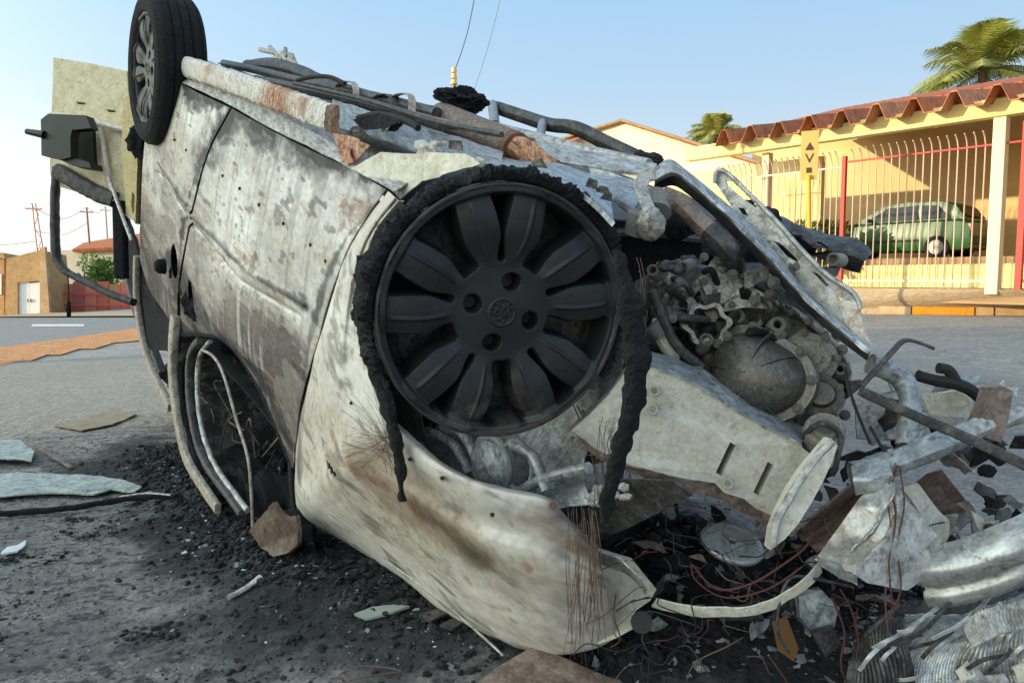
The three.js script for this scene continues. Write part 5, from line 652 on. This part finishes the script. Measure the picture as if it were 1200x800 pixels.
{ // gearbox: cast bell housing with bolted flanges, ribs, cover and pulley
  const house = (u, v, d, pr, tilt, seg = 64, wob = 0) => { const c = D(u, v, d), bs = facing(c, tilt), m = new THREE.Matrix4().makeBasis(...bs).setPosition(c), g = new THREE.LatheGeometry(pr.map((p) => new THREE.Vector2(...p)), seg); g.rotateX(Math.PI / 2); const P = g.attributes.position; for (let i = 0; i < P.count; i++) { const x = P.getX(i), y = P.getY(i), z = P.getZ(i), a = Math.atan2(y, x), k = 1 + wob * (Math.cos(2 * a + .7) * .6 + Math.cos(3 * a) * .4) + .01 * (f3(x * 30, y * 30, z * 30, 3) - .5); P.setXYZ(i, x * k, y * k, z + .003 * (f3(x * 40, y * 40, 2, 6) - .5)); } g.computeVertexNormals(); return [toCreasedNormals(g.applyMatrix4(m), .7), m]; };
  const [bell, bm] = house(884, 440, 1.47, [[.001, .058], [.02, .0565], [.04, .052], [.058, .043], [.074, .029], [.084, .012], [.088, -.004], [.104, -.006], [.106, -.018], [.092, -.02], [.094, -.09], [.05, -.1]], [-.38, .15], 72, .13);
  const gb = part('gearbox', bell, M.gear, van, 'domed cast gearbox housing with ribs');
  const lug = (m, r, z, a, rb, par) => { const q = new V3(r * Math.cos(a), r * Math.sin(a), z), g = join([(() => { const k = new THREE.CylinderGeometry(rb, rb, rb * 1.4, 6); k.rotateX(Math.PI / 2); k.translate(q.x, q.y, q.z + rb * .9); return k; })(), (() => { const k = new THREE.CylinderGeometry(rb * 1.7, rb * 1.9, .014, 16); k.rotateX(Math.PI / 2); k.translate(q.x, q.y, q.z - .004); return k; })()]); g.applyMatrix4(m); part('bolt', g, M.cast, par); };
  for (let k = 0; k < 11; k++) lug(bm, .100 * (1 + .07 * (Math.cos(2 * k * .571 + .7) * .6 + Math.cos(3 * k * .571) * .4)), -.004, k * .571, .0058, gb);
  for (let k = 0; k < 6; k++) { const a = [.5, 1.25, 2.1, 3.0, 4.4, 5.3][k], f = (r, z) => new V3(r * Math.cos(a), r * Math.sin(a), z).applyMatrix4(bm); part('rib', sweep([f(.03, .052), f(.052, .045), f(.07, .031), f(.085, .010)], rect(.004, .010, .001), { n: 12, up: new V3().setFromMatrixColumn(bm, 2) }), M.gear, gb); }
  const [cov, cm] = house(948, 420, 1.47, [[.001, .03], [.016, .03], [.018, .022], [.034, .02], [.04, .008], [.052, .006], [.054, -.006], [.046, -.008], [.05, -.08]], [.25, .15], 48, .05); part('gear_cover', cov, M.cast, gb); for (let k = 0; k < 7; k++) lug(cm, .05, .007, k * .898, .005, gb);
  const [cv2, c2m] = house(962, 462, 1.45, [[.001, .02], [.022, .02], [.028, .006], [.04, .004], [.042, -.008], [.036, -.07]], [.1, .1], 40, .04); part('gear_cover', cv2, M.gear, gb); for (let k = 0; k < 5; k++) lug(c2m, .036, .004, k * 1.257 + .4, .0045, gb);
  part('case_wall', plate([[888, 384], [916, 362], [944, 376], [976, 404], [992, 432], [986, 470], [968, 500], [936, 500], [928, 460], [912, 410]], (u, v) => D(u, v, 1.55), { th: .08, dent: .012, fq: 14, edge: .025 }), M.gear, gb); part('case_rim', tube(dn([[886, 384, 1.535], [916, 360, 1.535], [946, 375, 1.53], [978, 403, 1.53], [994, 432, 1.53], [987, 470, 1.53], [968, 502, 1.53]]), .007, { n: 60 }), M.cast, gb, 'pale bolted rim of the casing');
  for (const [u, v] of [[902, 370], [926, 364], [948, 376], [966, 392], [982, 410], [992, 436], [988, 462], [976, 488]]) bolt(gb, u, v, 1.525, .011, M.cast, [rr(-.2, .3), rr(-.1, .3)]);
  for (const [u, v, r] of [[912, 380, .022], [985, 432, .018], [818, 436, .018]]) boss(gb, u, v, 1.46, r, .06, M.cast, .5);
  boss(gb, 967, 503, 1.36, .036, .05, M.cast, .25, [.1, .5], 'pulley'); boss(gb, 967, 500, 1.355, .024, .02, M.cast, .35, [.1, .5], 'pulley'); bolt(gb, 967, 499, 1.35, .012, M.cast, [.1, .5]);
  part('drive_shaft', tube(dn([[764, 340, 1.46], [790, 400, 1.47], [822, 430, 1.48]]), .010, { n: 16 }), M.castdark, gb); part('cable', tube(dn([[940, 512, 1.38], [962, 496, 1.34], [984, 508, 1.34], [982, 536, 1.34], [976, 556, 1.36]]), .005, { n: 30 }), M.castdark, gb);
}
{ // longitudinal rail with two slots, top flange and end bracket
  const w = (u, v) => -.20 - .0003 * (u - 668), P = (u, v) => S(u, v, w(u, v));
  const rd = (u, v) => 1.36 + .0000 * (u - 668) + (v > 500 ? .0002 * (v - 500) : 0), Q = (u, v) => D(u, v, rd(u, v) + .04 * sst(760, 668, u));
  const lr = part('chassis_rail', plate([[745, 421], [800, 442], [836, 463], [880, 490], [915, 508], [936, 521], [962, 541], [940, 560], [912, 607], [886, 596], [872, 584], [850, 578], [838, 566], [800, 560], [740, 545], [690, 522], [667, 506], [690, 486], [712, 464]], Q, { th: .05, dent: .005, fq: 8, edge: .03, holes: [[[856, 518], [863, 522], [846, 558], [839, 554]], [[900, 541], [907, 545], [890, 581], [883, 577]]] }), M.rail, van, 'cream chassis rail with two slots');
  part('rail_flange', patch([dn([[744, 420], [800, 441], [836, 462], [880, 489], [915, 507], [938, 521]], 1.358), [[752, 408], [808, 426], [846, 446], [888, 471], [922, 489], [950, 508]].map((p) => D(p[0], p[1], 1.47))], 50, 5, { face: new V3(0, 3, 1), th: .004, disp: (p) => dent(p, .006, 26) }), M.blue, lr); part('rail_inner', plateD0([[830, 510], [915, 535], [900, 590], [830, 560]], 1.46), M.dark, lr);
  for (const [u, v] of [[767, 458], [765, 480], [853, 567]]) boss(lr, u, v, 1.352, .010, .012, M.cream, .5, [0, 0], 'dimple');
  part('end_bracket', plate([[903, 645], [906, 622], [912, 604], [926, 576], [945, 549], [962, 530], [975, 514], [983, 522], [976, 542], [965, 565], [950, 592], [935, 615], [920, 632]], (u, v) => D(u, v, 1.3), { th: .03, dent: .008, fq: 14 }), M.cream, van, 'twisted end bracket of the chassis rail'); part('bracket_edge', tube(dn([[905, 640, 1.29], [914, 604, 1.29], [945, 551, 1.285], [976, 516, 1.28]], 1.29), .007, { n: 40, rough: .003 }), M.ash, van);
}
{ // right: battered box, tubes, dark bar, bumper beam
  part('radiator_support', tube(dn([[1000, 556, 1.36], [1030, 548, 1.36], [1062, 536, 1.36], [1092, 524, 1.36], [1122, 512, 1.38]]), .024, { n: 36, rough: .004 }), M.blue, van, 'pale tube of the radiator support'); part('radiator_support', tube(dn([[1020, 426, 1.42], [1040, 434, 1.42], [1058, 446, 1.42], [1067, 470, 1.4], [1062, 522, 1.38]]), .02, { n: 40, rough: .003 }), M.blue, van); part('radiator_support', tube(dn([[1118, 514, 1.38], [1160, 496, 1.44], [1215, 478, 1.5]]), .02, { n: 20, rough: .004 }), M.ash, van);
  const box = part('battered_box', plate([[955, 656], [980, 622], [1006, 586], [1024, 566], [1048, 568], [1054, 600], [1040, 626], [1020, 652], [1004, 672], [982, 668]], (u, v) => D(u, v, 1.37 - .0007 * (u - 955)), { th: .006, dent: .014, fq: 10, edge: .012 }), M.silver, van, 'crumpled pale box section at the nose');
  part('box_wall', plate([[1048, 568], [1072, 594], [1107, 640], [1098, 668], [1064, 692], [1020, 684], [1006, 674], [1022, 652], [1041, 626], [1055, 600]], (u, v) => D(u, v, 1.30 + .0009 * (u - 1048)), { th: .006, dent: .012, fq: 12, edge: .012, seed: 6 }), M.ash, box); part('box_fold', patch([dn([[1006, 590], [1022, 572], [1046, 562]], 1.33), dn([[1030, 612], [1036, 596], [1048, 580]], 1.29), dn([[996, 648], [1008, 640], [1026, 624]], 1.30)], 20, 20, { face: FACE, disp: (p) => dent(p, .008, 24) }), M.silver, box); part('box_fold', patch([dn([[958, 650], [980, 662], [1004, 676]], 1.352), dn([[966, 662], [984, 676], [1004, 686]], 1.33)], 16, 8, { face: FACE, disp: (p) => dent(p, .01, 30) }), M.zinc, box);
  part('box_wall', plateD0([[1056, 572], [1076, 566], [1112, 610], [1108, 640], [1078, 600]], (u) => 1.38 + .0008 * (u - 1046), { dent: .012, fq: 14 }), M.cream, box); part('tube_funnel', patch([dn([[998, 546, 1.35], [1016, 538, 1.35], [1040, 534, 1.35]]), dn([[1000, 562, 1.32], [1020, 560, 1.31], [1046, 552, 1.32]]), dn([[1004, 582, 1.33], [1024, 576, 1.32], [1050, 568, 1.33]])], 20, 16, { face: FACE, disp: (p) => dent(p, .008, 20) }), M.silver, van);
  part('half_pipe', patch([dn([[938, 616, 1.42], [968, 590, 1.42], [1004, 560, 1.42]]), dn([[944, 632, 1.46], [978, 608, 1.46], [1012, 572, 1.46]]), dn([[958, 648, 1.4], [988, 622, 1.4], [1014, 590, 1.4]])], 24, 10, { th: .005 }), M.brown, van, 'brown half pipe');
  part('dark_bar', sweep(dn([[1009, 458, 1.30], [1070, 486, 1.29], [1140, 516, 1.28], [1225, 556, 1.26]]), rect(.02, .018, .003), { n: 20, rough: .001 }), M.dark, van, 'straight dark steel bar'); part('bent_arm', sweep(dn([[1010, 452, 1.33], [1030, 430, 1.34], [1046, 412, 1.35], [1060, 399, 1.36], [1076, 401, 1.36], [1094, 408, 1.36]]), rect(.013, .006, .002), { n: 30 }), M.dark, van);
  part('hose', tube(dn([[1076, 440, 1.5], [1098, 446, 1.5], [1122, 450, 1.5], [1142, 460, 1.5], [1156, 474, 1.5]]), .012, { n: 26, rough: .002 }), M.wireblk, van, 'burnt black hose'); part('hose', tube(dn([[1100, 431, 1.5], [1112, 434, 1.5], [1120, 446, 1.5]]), .011, { n: 12 }), M.wireblk, van);
  part('tan_bracket', plateD0([[1138, 508], [1152, 476], [1160, 454], [1174, 452], [1188, 458], [1182, 490], [1172, 518]], 1.42, { th: .03, dent: .008 }), M.brown, van); part('bracket_tip', cyl(D(1150, 520, 1.36), D(1175, 540, 1.36), .012), M.char, van); part('grey_sheet', plateD0([[1002, 468], [1050, 456], [1110, 470], [1136, 486], [1124, 506], [1060, 516], [1006, 512]], (u, v) => 1.66 - .001 * (v - 460), { dent: .014, fq: 9 }), M.ash, van); part('grey_sheet', plateD0([[1080, 462], [1130, 462], [1140, 490], [1090, 486]], 1.6, { dent: .02, fq: 14 }), M.cream, van);
  part('tan_plate', plateD0([[1068, 574], [1088, 556], [1104, 550], [1128, 580], [1148, 606], [1110, 606], [1080, 602]], (u, v) => 1.5 + .001 * (v - 550), { dent: .01 }), M.brown, van, 'tan plate beside the bumper beam'); part('dark_lamp', lump(D(1157, 552, 1.42), [.016, .012, .012], { amp: .3 }), M.char, van);
  // bumper beam: open W section, curving out of the picture
  const prof = [[-.03, -.05], [.0, -.05], [.02, -.043], [.024, -.022], [.018, -.014], [.010, -.010], [.009, .0], [.016, .006], [.024, .010], [.024, .034], [.016, .044], [-.004, .05], [-.034, .05], [-.034, .047], [-.006, .047], [.012, .041], [.02, .032], [.02, .013], [.012, .009], [.004, .003], [.005, -.012], [.013, -.016], [.02, -.023], [.016, -.04], [-.002, -.047], [-.03, -.047]];
  part('bumper_beam', sweep(dn([[1080, 681, 1.36], [1112, 679, 1.33], [1160, 666, 1.30], [1205, 646, 1.28], [1270, 610, 1.3]]), prof, { n: 90, up: new V3(-.1, .9, .36), fixed: true, rough: .0012, rf: 26, noCap: true }), M.silver, van, 'silver grooved bumper beam with an open end');
  part('beam_end_shade', plate([[1084, 652], [1094, 655], [1090, 665], [1097, 675], [1092, 686], [1080, 694], [1086, 672]], (u, v) => D(u, v, 1.352), { dent: .003 }), M.char, van);  // dark plate across the open end, standing for the shade inside
  // disc and strap in the heap
  const dc = D(858, 637, 1.46), dm = new THREE.Matrix4().makeBasis(new V3(1, -.12, -.1).normalize(), new V3(.06, .95, .3).normalize(), new V3().crossVectors(new V3(1, -.12, -.1).normalize(), new V3(.06, .95, .3).normalize()).normalize()).setPosition(dc); const dg = new THREE.LatheGeometry([[.006, .004], [.014, .005], [.016, .002], [.03, .002], [.032, .005], [.046, .004], [.048, .006], [.059, .006], [.062, .001], [.06, -.006], [.05, -.007], [.006, -.005]].map((p) => new THREE.Vector2(...p)), 48); dg.applyMatrix4(dm); part('pulley_disc', dg, M.silver, van, 'pale round disc with rings'); 
  part('flat_strap', sweep(dn([[768, 706, 1.4], [790, 712, 1.4], [830, 716, 1.38], [885, 715, 1.36], [922, 698, 1.36], [948, 680, 1.36], [962, 664, 1.38]]), rect(.004, .026, .0015), { n: 60, up: new V3(0, 1, .5), rough: .004, rf: 20 }), M.cream, van, 'pale flat strap bent across the debris'); part('loop_hoop', tube(dn([[1000, 688, 1.38], [965, 680, 1.37], [930, 676, 1.36], [915, 700, 1.36], [912, 740, 1.36], [925, 765, 1.38]]), .003, { n: 40, seg: 6 }), M.dark, van); part('amber_shard', plateD0([[905, 728], [922, 722], [936, 760], [930, 775], [912, 762]], 1.42, { dent: .008 }), std({ color: rgb(112, 78, 40), roughness: .4 }), van);
  part('blue_chunk', plateD0([[938, 700], [962, 690], [984, 712], [978, 738], [950, 744], [936, 724]], 1.42, { dent: .02, fq: 26, th: .02, edge: .012 }), M.blue, van); part('blue_chunk', plateD0([[952, 742], [978, 736], [986, 756], [966, 768]], 1.4, { dent: .02, fq: 26, th: .02, edge: .012 }), M.castdark, van);
}
{ // torn scraps packed into the nose, pipes and brackets between them
  const mats = [M.ash, M.zinc, M.cream, M.brown, M.castdark, M.dark, M.char, M.blue];
  const scrap = (u, v, d, r, k) => { const n = 5 + k % 3, a0 = rr(0, 6), pts = [...Array(n)].map((_, i) => { const a = a0 + i / n * 6.283, q = r * rr(.45, 1.2) * (1 + .5 * Math.cos(2 * (a - a0))); return [u + q * Math.cos(a), v + q * Math.sin(a) * .8]; }), tx_ = rr(-.002, .002), ty_ = rr(-.002, .002); return plate(pts, (x, y) => D(x, y, d + (x - u) * tx_ + (y - v) * ty_), { th: .004, dent: .01, fq: 22, edge: .012, iter: 5, seed: k }); };
  for (let k = 0; k < 34; k++) part('scrap', scrap(rr(1000, 1200), rr(448, 540), 1.56 + rr(-.05, .1), rr(8, 24), k), mats[k % 8], van);
  for (let k = 0; k < 26; k++) part('scrap', scrap(rr(1080, 1200), rr(575, 640), 1.52 + rr(-.04, .08), rr(7, 20), k + 40), mats[(k * 3 + 4) % 8], van);
  for (let k = 0; k < 46; k++) part('scrap', scrap(rr(700, 1010), rr(600, 740), 1.55 + rr(-.05, .12), rr(5, 17), k + 80), mats[[4, 5, 6, 3, 6, 7, 4, 1][k % 8]], van);
  for (let k = 0; k < 16; k++) part('scrap', scrap(rr(940, 1010), rr(540, 640), 1.5 + rr(0, .1), rr(6, 18), k + 130), mats[[4, 6, 3, 5][k % 4]], van);
  for (let k = 0; k < 26; k++) { const u = rr(790, 1180), v = rr(560, 730), a = rr(-50, 50), b = rr(-26, 26); part('burnt_pipe', tube([D(u, v, 1.52), D(u + a * .5, v + b * .5 + rr(-8, 8), 1.5), D(u + a, v + b, 1.54)], rr(.003, .008), { n: 12, seg: 7, rough: .002 }), mats[[4, 5, 6, 3, 1][k % 5]], van); }
  part('rail_lip', patch([dn([[668, 506, 1.37], [700, 527, 1.37], [740, 546, 1.372], [800, 561, 1.378], [840, 568, 1.38], [874, 586, 1.382], [912, 608, 1.385]]), dn([[674, 512, 1.38], [706, 538, 1.38], [744, 556, 1.39], [802, 574, 1.39], [842, 584, 1.4], [874, 602, 1.4], [908, 622, 1.4]])], 60, 5, { face: FACE, disp: (p) => dent(p, .014, 26, 4) }), M.brown, van, 'ragged brown lower lip of the chassis rail');
}
{ // wiring: red and black leads, each one its own
  const wr = (pts, r, m) => part('wire', tube(dn(pts, 1.36), r, { n: 40, seg: 5 }), m, van);
  wr([[1052, 545, 1.33], [1046, 570, 1.32], [1050, 610, 1.3], [1042, 660, 1.29], [1048, 720, 1.3]], .0016, M.wirered); wr([[1054, 545, 1.33], [1060, 590, 1.31], [1052, 640, 1.3], [1056, 690, 1.3], [1040, 730, 1.3]], .0014, M.wirered); wr([[1050, 542, 1.33], [1040, 580, 1.31], [1044, 620, 1.3], [1038, 700, 1.3], [1044, 760, 1.32]], .0013, M.wirecu); wr([[812, 662], [840, 690], [880, 684], [920, 660], [945, 640], [952, 622]], .0024, M.wirered); wr([[810, 660], [816, 680], [850, 700], [900, 690], [940, 664]], .0016, M.wirered); wr([[985, 690], [1000, 720], [1006, 760], [990, 800]], .002, M.wirered); wr([[975, 700], [990, 740], [986, 780], [1000, 810]], .002, M.wirered);
  for (let k = 0; k < 90; k++) { const u = rr(720, 1060), v = rr(600, 785), a = rr(-1, 1) * 80, b = rr(-30, 70); const d = 1.42 - .0002 * (v - 600); wr([[u, v, d], [u + a * .3 + rr(-14, 14), v + b * .3 + rr(-14, 14), d - .02], [u + a * .7 + rr(-14, 14), v + b * .7 + rr(-10, 10), d - .01], [u + a, v + b, d + .02]], rr(.0006, .0014), [M.wirered, M.wirecu, M.wireblk, M.wireblk, M.dark][k % 5]); }
  wr([[1020, 500, 1.4], [1040, 530, 1.36], [1060, 520, 1.36], [1080, 540, 1.34]], .003, M.wireblk); wr([[990, 430, 1.4], [1000, 470, 1.38], [1020, 520, 1.38]], .003, M.wireblk); for (let k = 0; k < 5; k++) wr([[670 + k * 6, 470 + k * 5, 1.42], [690 + k * 9, 520, 1.40], [700 + k * 12, 570 + k * 6, 1.42]], .0014, M.wirecu);
}
// ================================================================ debris on the ground
const onGh = (u, v, lift = .004) => { let r = ray(u, v), d = .3; for (let i = 0; i < 6000 && d < 60; i++) { if (EYE + r.y * d <= gh(r.x * d, r.z * d) + lift) break; d += .004; } return D(u, v, d); };
function chips(name, n, geos, mats, place, size, flat = 1) {   // uncountable crumbs
  geos.forEach((g, gi) => { const m = new THREE.InstancedMesh(g, mats[gi % mats.length], n), d = new THREE.Object3D(); m.name = numbered(name); m.userData = { kind: 'stuff', label: place.label, category: 'debris' }; for (let i = 0; i < n; i++) { const [x, z, k] = place(); const s = size() * (k ?? 1); d.position.set(x, gh(x, z) + s * .25 * flat, z); d.rotation.set(rr(-.5, .5) * (flat < 1 ? .7 : 3), rr(0, 6.3), rr(-.5, .5) * (flat < 1 ? .7 : 3)); d.scale.set(s * rr(.6, 1.4), s * rr(.5, 1) * flat, s * rr(.6, 1.4)); d.updateMatrix(); m.setMatrixAt(i, d.matrix); } shade(m); scene.add(m); });
}
const rock = (s, det = 1) => { let g = new THREE.IcosahedronGeometry(1, det); g.deleteAttribute('normal'); g.deleteAttribute('uv'); g = mergeVertices(g); const p = g.attributes.position, uv = []; for (let i = 0; i < p.count; i++) { const q = new V3().fromBufferAttribute(p, i), k = .35 + 1.3 * f3(q.x * 1.7 + s, q.y * 1.7, q.z * 1.7, s) + .25 * (hsh(i, s, 7) - .5); p.setXYZ(i, p.getX(i) * k, p.getY(i) * k, p.getZ(i) * k); uv.push(p.getX(i), p.getZ(i)); } g.setAttribute('uv', new THREE.Float32BufferAttribute(uv, 2)); g = g.toNonIndexed(); g.computeVertexNormals(); return g; };
const shardG = (s) => { const a = [[-1, 0, -.3], [.2, .1, -.6 - .3 * hsh(s, 1, 1)], [1.1, 0, 0], [.3, .16, .5 + .3 * hsh(s, 2, 1)], [-.8, 0, .35]], pos = [], idx = []; a.forEach((p) => pos.push(...p)); a.forEach((p) => pos.push(p[0], p[1] - .08, p[2])); for (let i = 1; i < 4; i++) idx.push(0, i + 1, i, 5, 5 + i, 6 + i); for (let i = 0; i < 5; i++) { const j = (i + 1) % 5; idx.push(i, j, 5 + i, j, 5 + j, 5 + i); } let g = rawGeo(pos, idx, new Array(20).fill(0).map((_, i) => (i * .37) % 1)); g = g.toNonIndexed(); g.computeVertexNormals(); return g; };
{
  const along = (spread) => { const f = () => { const i = Math.floor(rnd() * (charLine.length - 1)), t = rnd(), a = charLine[i], b = charLine[i + 1], g = (rnd() + rnd() + rnd() - 1.5) * spread; return [mix(a[0], b[0], t) + g, mix(a[1], b[1], t) + (rnd() + rnd() + rnd() - 1.5) * spread]; }; return f; };
  const pl = (f, label) => { f.label = label; return f; };
  const blk = std({ color: rgb(19, 19, 21), roughness: .8 }), blk2 = std({ color: rgb(36, 35, 36), roughness: .7 }), brn = std({ color: rgb(84, 72, 62), roughness: .9 }), ash = std({ color: rgb(186, 186, 184), roughness: .9 }), ash2 = std({ color: rgb(140, 142, 144), roughness: .6, metalness: .2 });
  chips('char_crumbs', 3600, [rock(1), rock(2), rock(3)], [blk, blk2, blk], pl(along(.27), 'black char crumbs heaped along the wreck'), () => .0012 + .011 * Math.pow(rnd(), 6), .8);
  chips('char_lumps', 900, [rock(4, 3), rock(5, 3)], [blk, blk2], pl(along(.14), 'lumps of char packed against the wreck'), () => .003 + .02 * Math.pow(rnd(), 4), .6);
  chips('ash_flakes', 600, [shardG(1), shardG(2)], [ash, ash2], pl(along(.3), 'pale ash flakes among the char'), () => .003 + .012 * Math.pow(rnd(), 3), .5);
  chips('scattered_chips', 1500, [rock(6), shardG(3)], [blk, blk2], pl(() => { const cl = Math.floor(rnd() * 40), cx = -2.2 + 2.6 * hsh(cl, 1, 3), cz = -1.35 - 1.5 * hsh(cl, 2, 3), s = .02 + .14 * hsh(cl, 5, 3); return [cx + (rnd() + rnd() - 1) * s * 2, cz + (rnd() + rnd() - 1) * s]; }, 'black chips scattered over the asphalt'), () => .0025 + .009 * Math.pow(rnd(), 3), .7);
  chips('grit', 1600, [rock(7), rock(8)], [ash2, brn], pl(() => [rr(-3, 1.6), rr(-4.2, -1.25)], 'fine grit on the asphalt'), () => .0015 + .004 * rnd());
  chips('nose_debris', 2600, [rock(9, 3), shardG(4), rock(10), shardG(6)], [blk, blk2, blk, ash2], pl(() => { const x = rr(.05, 1.35); return [x, -1.5 - .55 * rnd() - .1 * x]; }, 'burnt debris under the crushed nose'), () => .004 + .015 * Math.pow(rnd(), 2));
  chips('nose_ash', 500, [shardG(7), rock(11)], [ash, ash2], pl(() => { const x = .15 + 1.1 * Math.sqrt(rnd()); return [x, -1.48 - .3 * rnd()]; }, 'pale ash scraps under the crushed nose'), () => .003 + .013 * Math.pow(rnd(), 2), .6);
  chips('cabin_char', 700, [rock(12, 3), rock(13, 3)], [blk, blk2], pl(() => { const t = rnd(); return [mix(-.55, -1.75, t) + rr(-.25, .35), mix(-2.05, -3.6, t) + rr(-.35, .1)]; }, 'char filling the crushed cabin'), () => .004 + .014 * rnd() * rnd());
}
const onS = (pts, lift, o, mat, name, label, cat, group) => solo(name, plate(pts, (u, v) => { const p = onGh(u, v, lift); return p; }, { th: -.006, dent: .006, fq: 14, edge: .05, ...o }), mat, label, cat, group);
const glassy = std({ map: rep(tx.ash, 2), color: rgb(228, 244, 240), roughness: .45, bumpMap: rep(bumpFine, 4), bumpScale: .002 });
onS([[-30, 560], [20, 556], [60, 556], [110, 559], [140, 563], [166, 571], [158, 577], [130, 574], [110, 580], [60, 578], [0, 582], [-30, 584]], .02, { dent: .01 }, glassy, 'torn_panel', 'long pale torn panel lying left of the wreck', 'panel');
onS([[-40, 520], [8, 515], [22, 516], [40, 530], [36, 540], [0, 538], [-40, 540]], .03, { dent: .012 }, glassy, 'torn_panel', 'short pale panel scrap beside a bent trim strip', 'panel');
onS([[62, 499], [100, 490], [138, 480], [160, 486], [132, 498], [95, 505]], .01, {}, std({ map: rep(tx.conc, 1.5), color: rgb(225, 228, 232), roughness: .9 }), 'concrete_slab', 'flat pale slab behind the burnt ground', 'slab');
solo('bent_trim', sweep([onGh(28, 516, .05), onGh(48, 526, .04), onGh(66, 537, .02), onGh(84, 548, .01)], rect(.02, .01), { n: 20, rough: .002 }), M.brown, 'bent brown trim strip beside the pale scrap', 'strip');
solo('rubber_strip', sweep([onGh(-30, 604, .02), onGh(30, 600, .02), onGh(90, 594, .025), onGh(150, 584, .03), onGh(207, 581, .02)], rect(.022, .022, .006), { n: 50, rough: .006 }), M.rubber, 'long black rubber strip in front of the pale panel', 'strip');
solo('metal_strip', sweep([onGh(140, 582, .05), onGh(170, 578, .05), onGh(200, 580, .045)], rect(.01, .006, .002), { n: 20, rough: .002 }), M.zinc, 'thin silver strip on the rubber strip', 'strip');
onS([[0, 651], [8, 642], [20, 640], [30, 634], [29, 640], [20, 648], [8, 650]], .008, { edge: .02 }, std({ color: rgb(225, 226, 226), roughness: .8 }), 'paper_scrap', 'small white scrap on the asphalt', 'scrap');
solo('charred_stick', sweep([onGh(268, 700, .012), onGh(286, 690, .012), onGh(306, 676, .014)], rect(.02, .012, .004), { n: 16, rough: .004 }), M.zinc, 'short pale stick in the ash beside the wreck', 'stick');
onS([[415, 722], [436, 713], [470, 709], [480, 712], [462, 719], [430, 726]], .008, {}, std({ color: rgb(150, 158, 146), roughness: .6 }), 'greenish_scrap', 'flat greenish metal scrap under the fender', 'scrap');
for (const [p, l] of [[[[490, 722], [520, 712], [532, 718], [505, 730]], 'dark flat flake under the fender edge'], [[[515, 735], [540, 722], [548, 728], [530, 740]], 'grey flake beside the fender edge']]) onS(p, .012, { edge: .02 }, M.castdark, 'metal_flake', l, 'flake');
solo('fender_rod', tube([onGh(450, 655, .1), onGh(520, 706, .06), onGh(590, 768, .04)], .003, { n: 20, seg: 5 }), M.zinc, 'thin straight rod lying along the fender edge', 'rod');
onS([[548, 812], [585, 785], [626, 762], [670, 778], [726, 802], [740, 815]], .035, { dent: .008, th: -.01 }, M.brown, 'brown_panel', 'flat brown panel below the fender nose', 'panel');
solo('rusty_wire', tube([onGh(392, 806, .01), onGh(398, 790, .02), onGh(425, 780, .02), onGh(470, 786, .01), onGh(430, 792, .015), onGh(400, 800, .01)], .0015, { n: 50, seg: 5 }), M.wirecu, 'loop of rusty wire on the asphalt', 'wire');
{ // crumpled cooler core: thin fins, each a wavy strip
  const b = onGh(1120, 770); const t = thing('cooler_core', 'crumpled silver cooler fins below the bumper beam', 'radiator', b);
  const block = (rows, a, fq, ph, m) => part('fin_block', patch(rows, 420, 26, { th: .002, disp: (p, i, j) => dent(p, .03, 13, ph) + a * Math.asin(Math.sin(fq * (i + .02 * Math.sin(j * 7 + ph)))) }), m, t);
  block([dn([[1062, 722, 1.42], [1120, 716, 1.4], [1205, 690, 1.4]]), dn([[1050, 760, 1.36], [1118, 752, 1.34], [1210, 735, 1.34]]), dn([[1030, 806, 1.36], [1100, 806, 1.33], [1215, 800, 1.33]])], .0017, 300, 3, M.silver); block([dn([[1010, 752, 1.4], [1030, 738, 1.38], [1060, 724, 1.38]]), dn([[1000, 784, 1.36], [1026, 780, 1.34], [1062, 760, 1.34]]), dn([[990, 812, 1.36], [1030, 812, 1.33], [1070, 812, 1.34]])], .002, 120, 7, M.castdark); block([dn([[1128, 730, 1.32], [1160, 712, 1.31], [1205, 700, 1.32]]), dn([[1140, 760, 1.29], [1168, 744, 1.28], [1210, 732, 1.29]])], .0017, 130, 11, M.ash);
  for (let k = 0; k < 24; k++) { const u0 = rr(1005, 1190), v0 = rr(735, 800), a = rr(20, 60), c = rr(-40, -10), d0 = 1.31 + rr(0, .03); part('fin', sweep([D(u0, v0, d0), D(u0 + a * .5 + rr(-5, 5), v0 + c * .5 + rr(-5, 5), d0 - .01), D(u0 + a, v0 + c, d0 + .01)], rect(.0018, .007, .0006), { n: 12, rough: .002, rf: 60 }), k % 3 ? M.silver : M.castdark, t); }
  part('core_back', patch([dn([[1000, 815, 1.42], [1100, 815, 1.42], [1230, 815, 1.4]]), dn([[1030, 750, 1.46], [1120, 750, 1.46], [1230, 750, 1.46]]), dn([[1060, 705, 1.5], [1130, 700, 1.5], [1230, 690, 1.5]])], 30, 24, { disp: (p) => dent(p, .03, 14) }), M.castdark, t);
  for (let k = 0; k < 5; k++) { const u = rr(1090, 1190), v = rr(760, 800); part('torn_foil', plate([[u, v], [u + rr(12, 40), v - rr(4, 16)], [u + rr(20, 44), v + rr(2, 10)], [u + rr(4, 12), v + rr(8, 20)]], (a, c) => D(a, c, 1.33), { dent: .014, fq: 26, edge: .01 }), k % 3 ? M.zinc : M.cream, t); }
}
renderer.render(scene, camera);
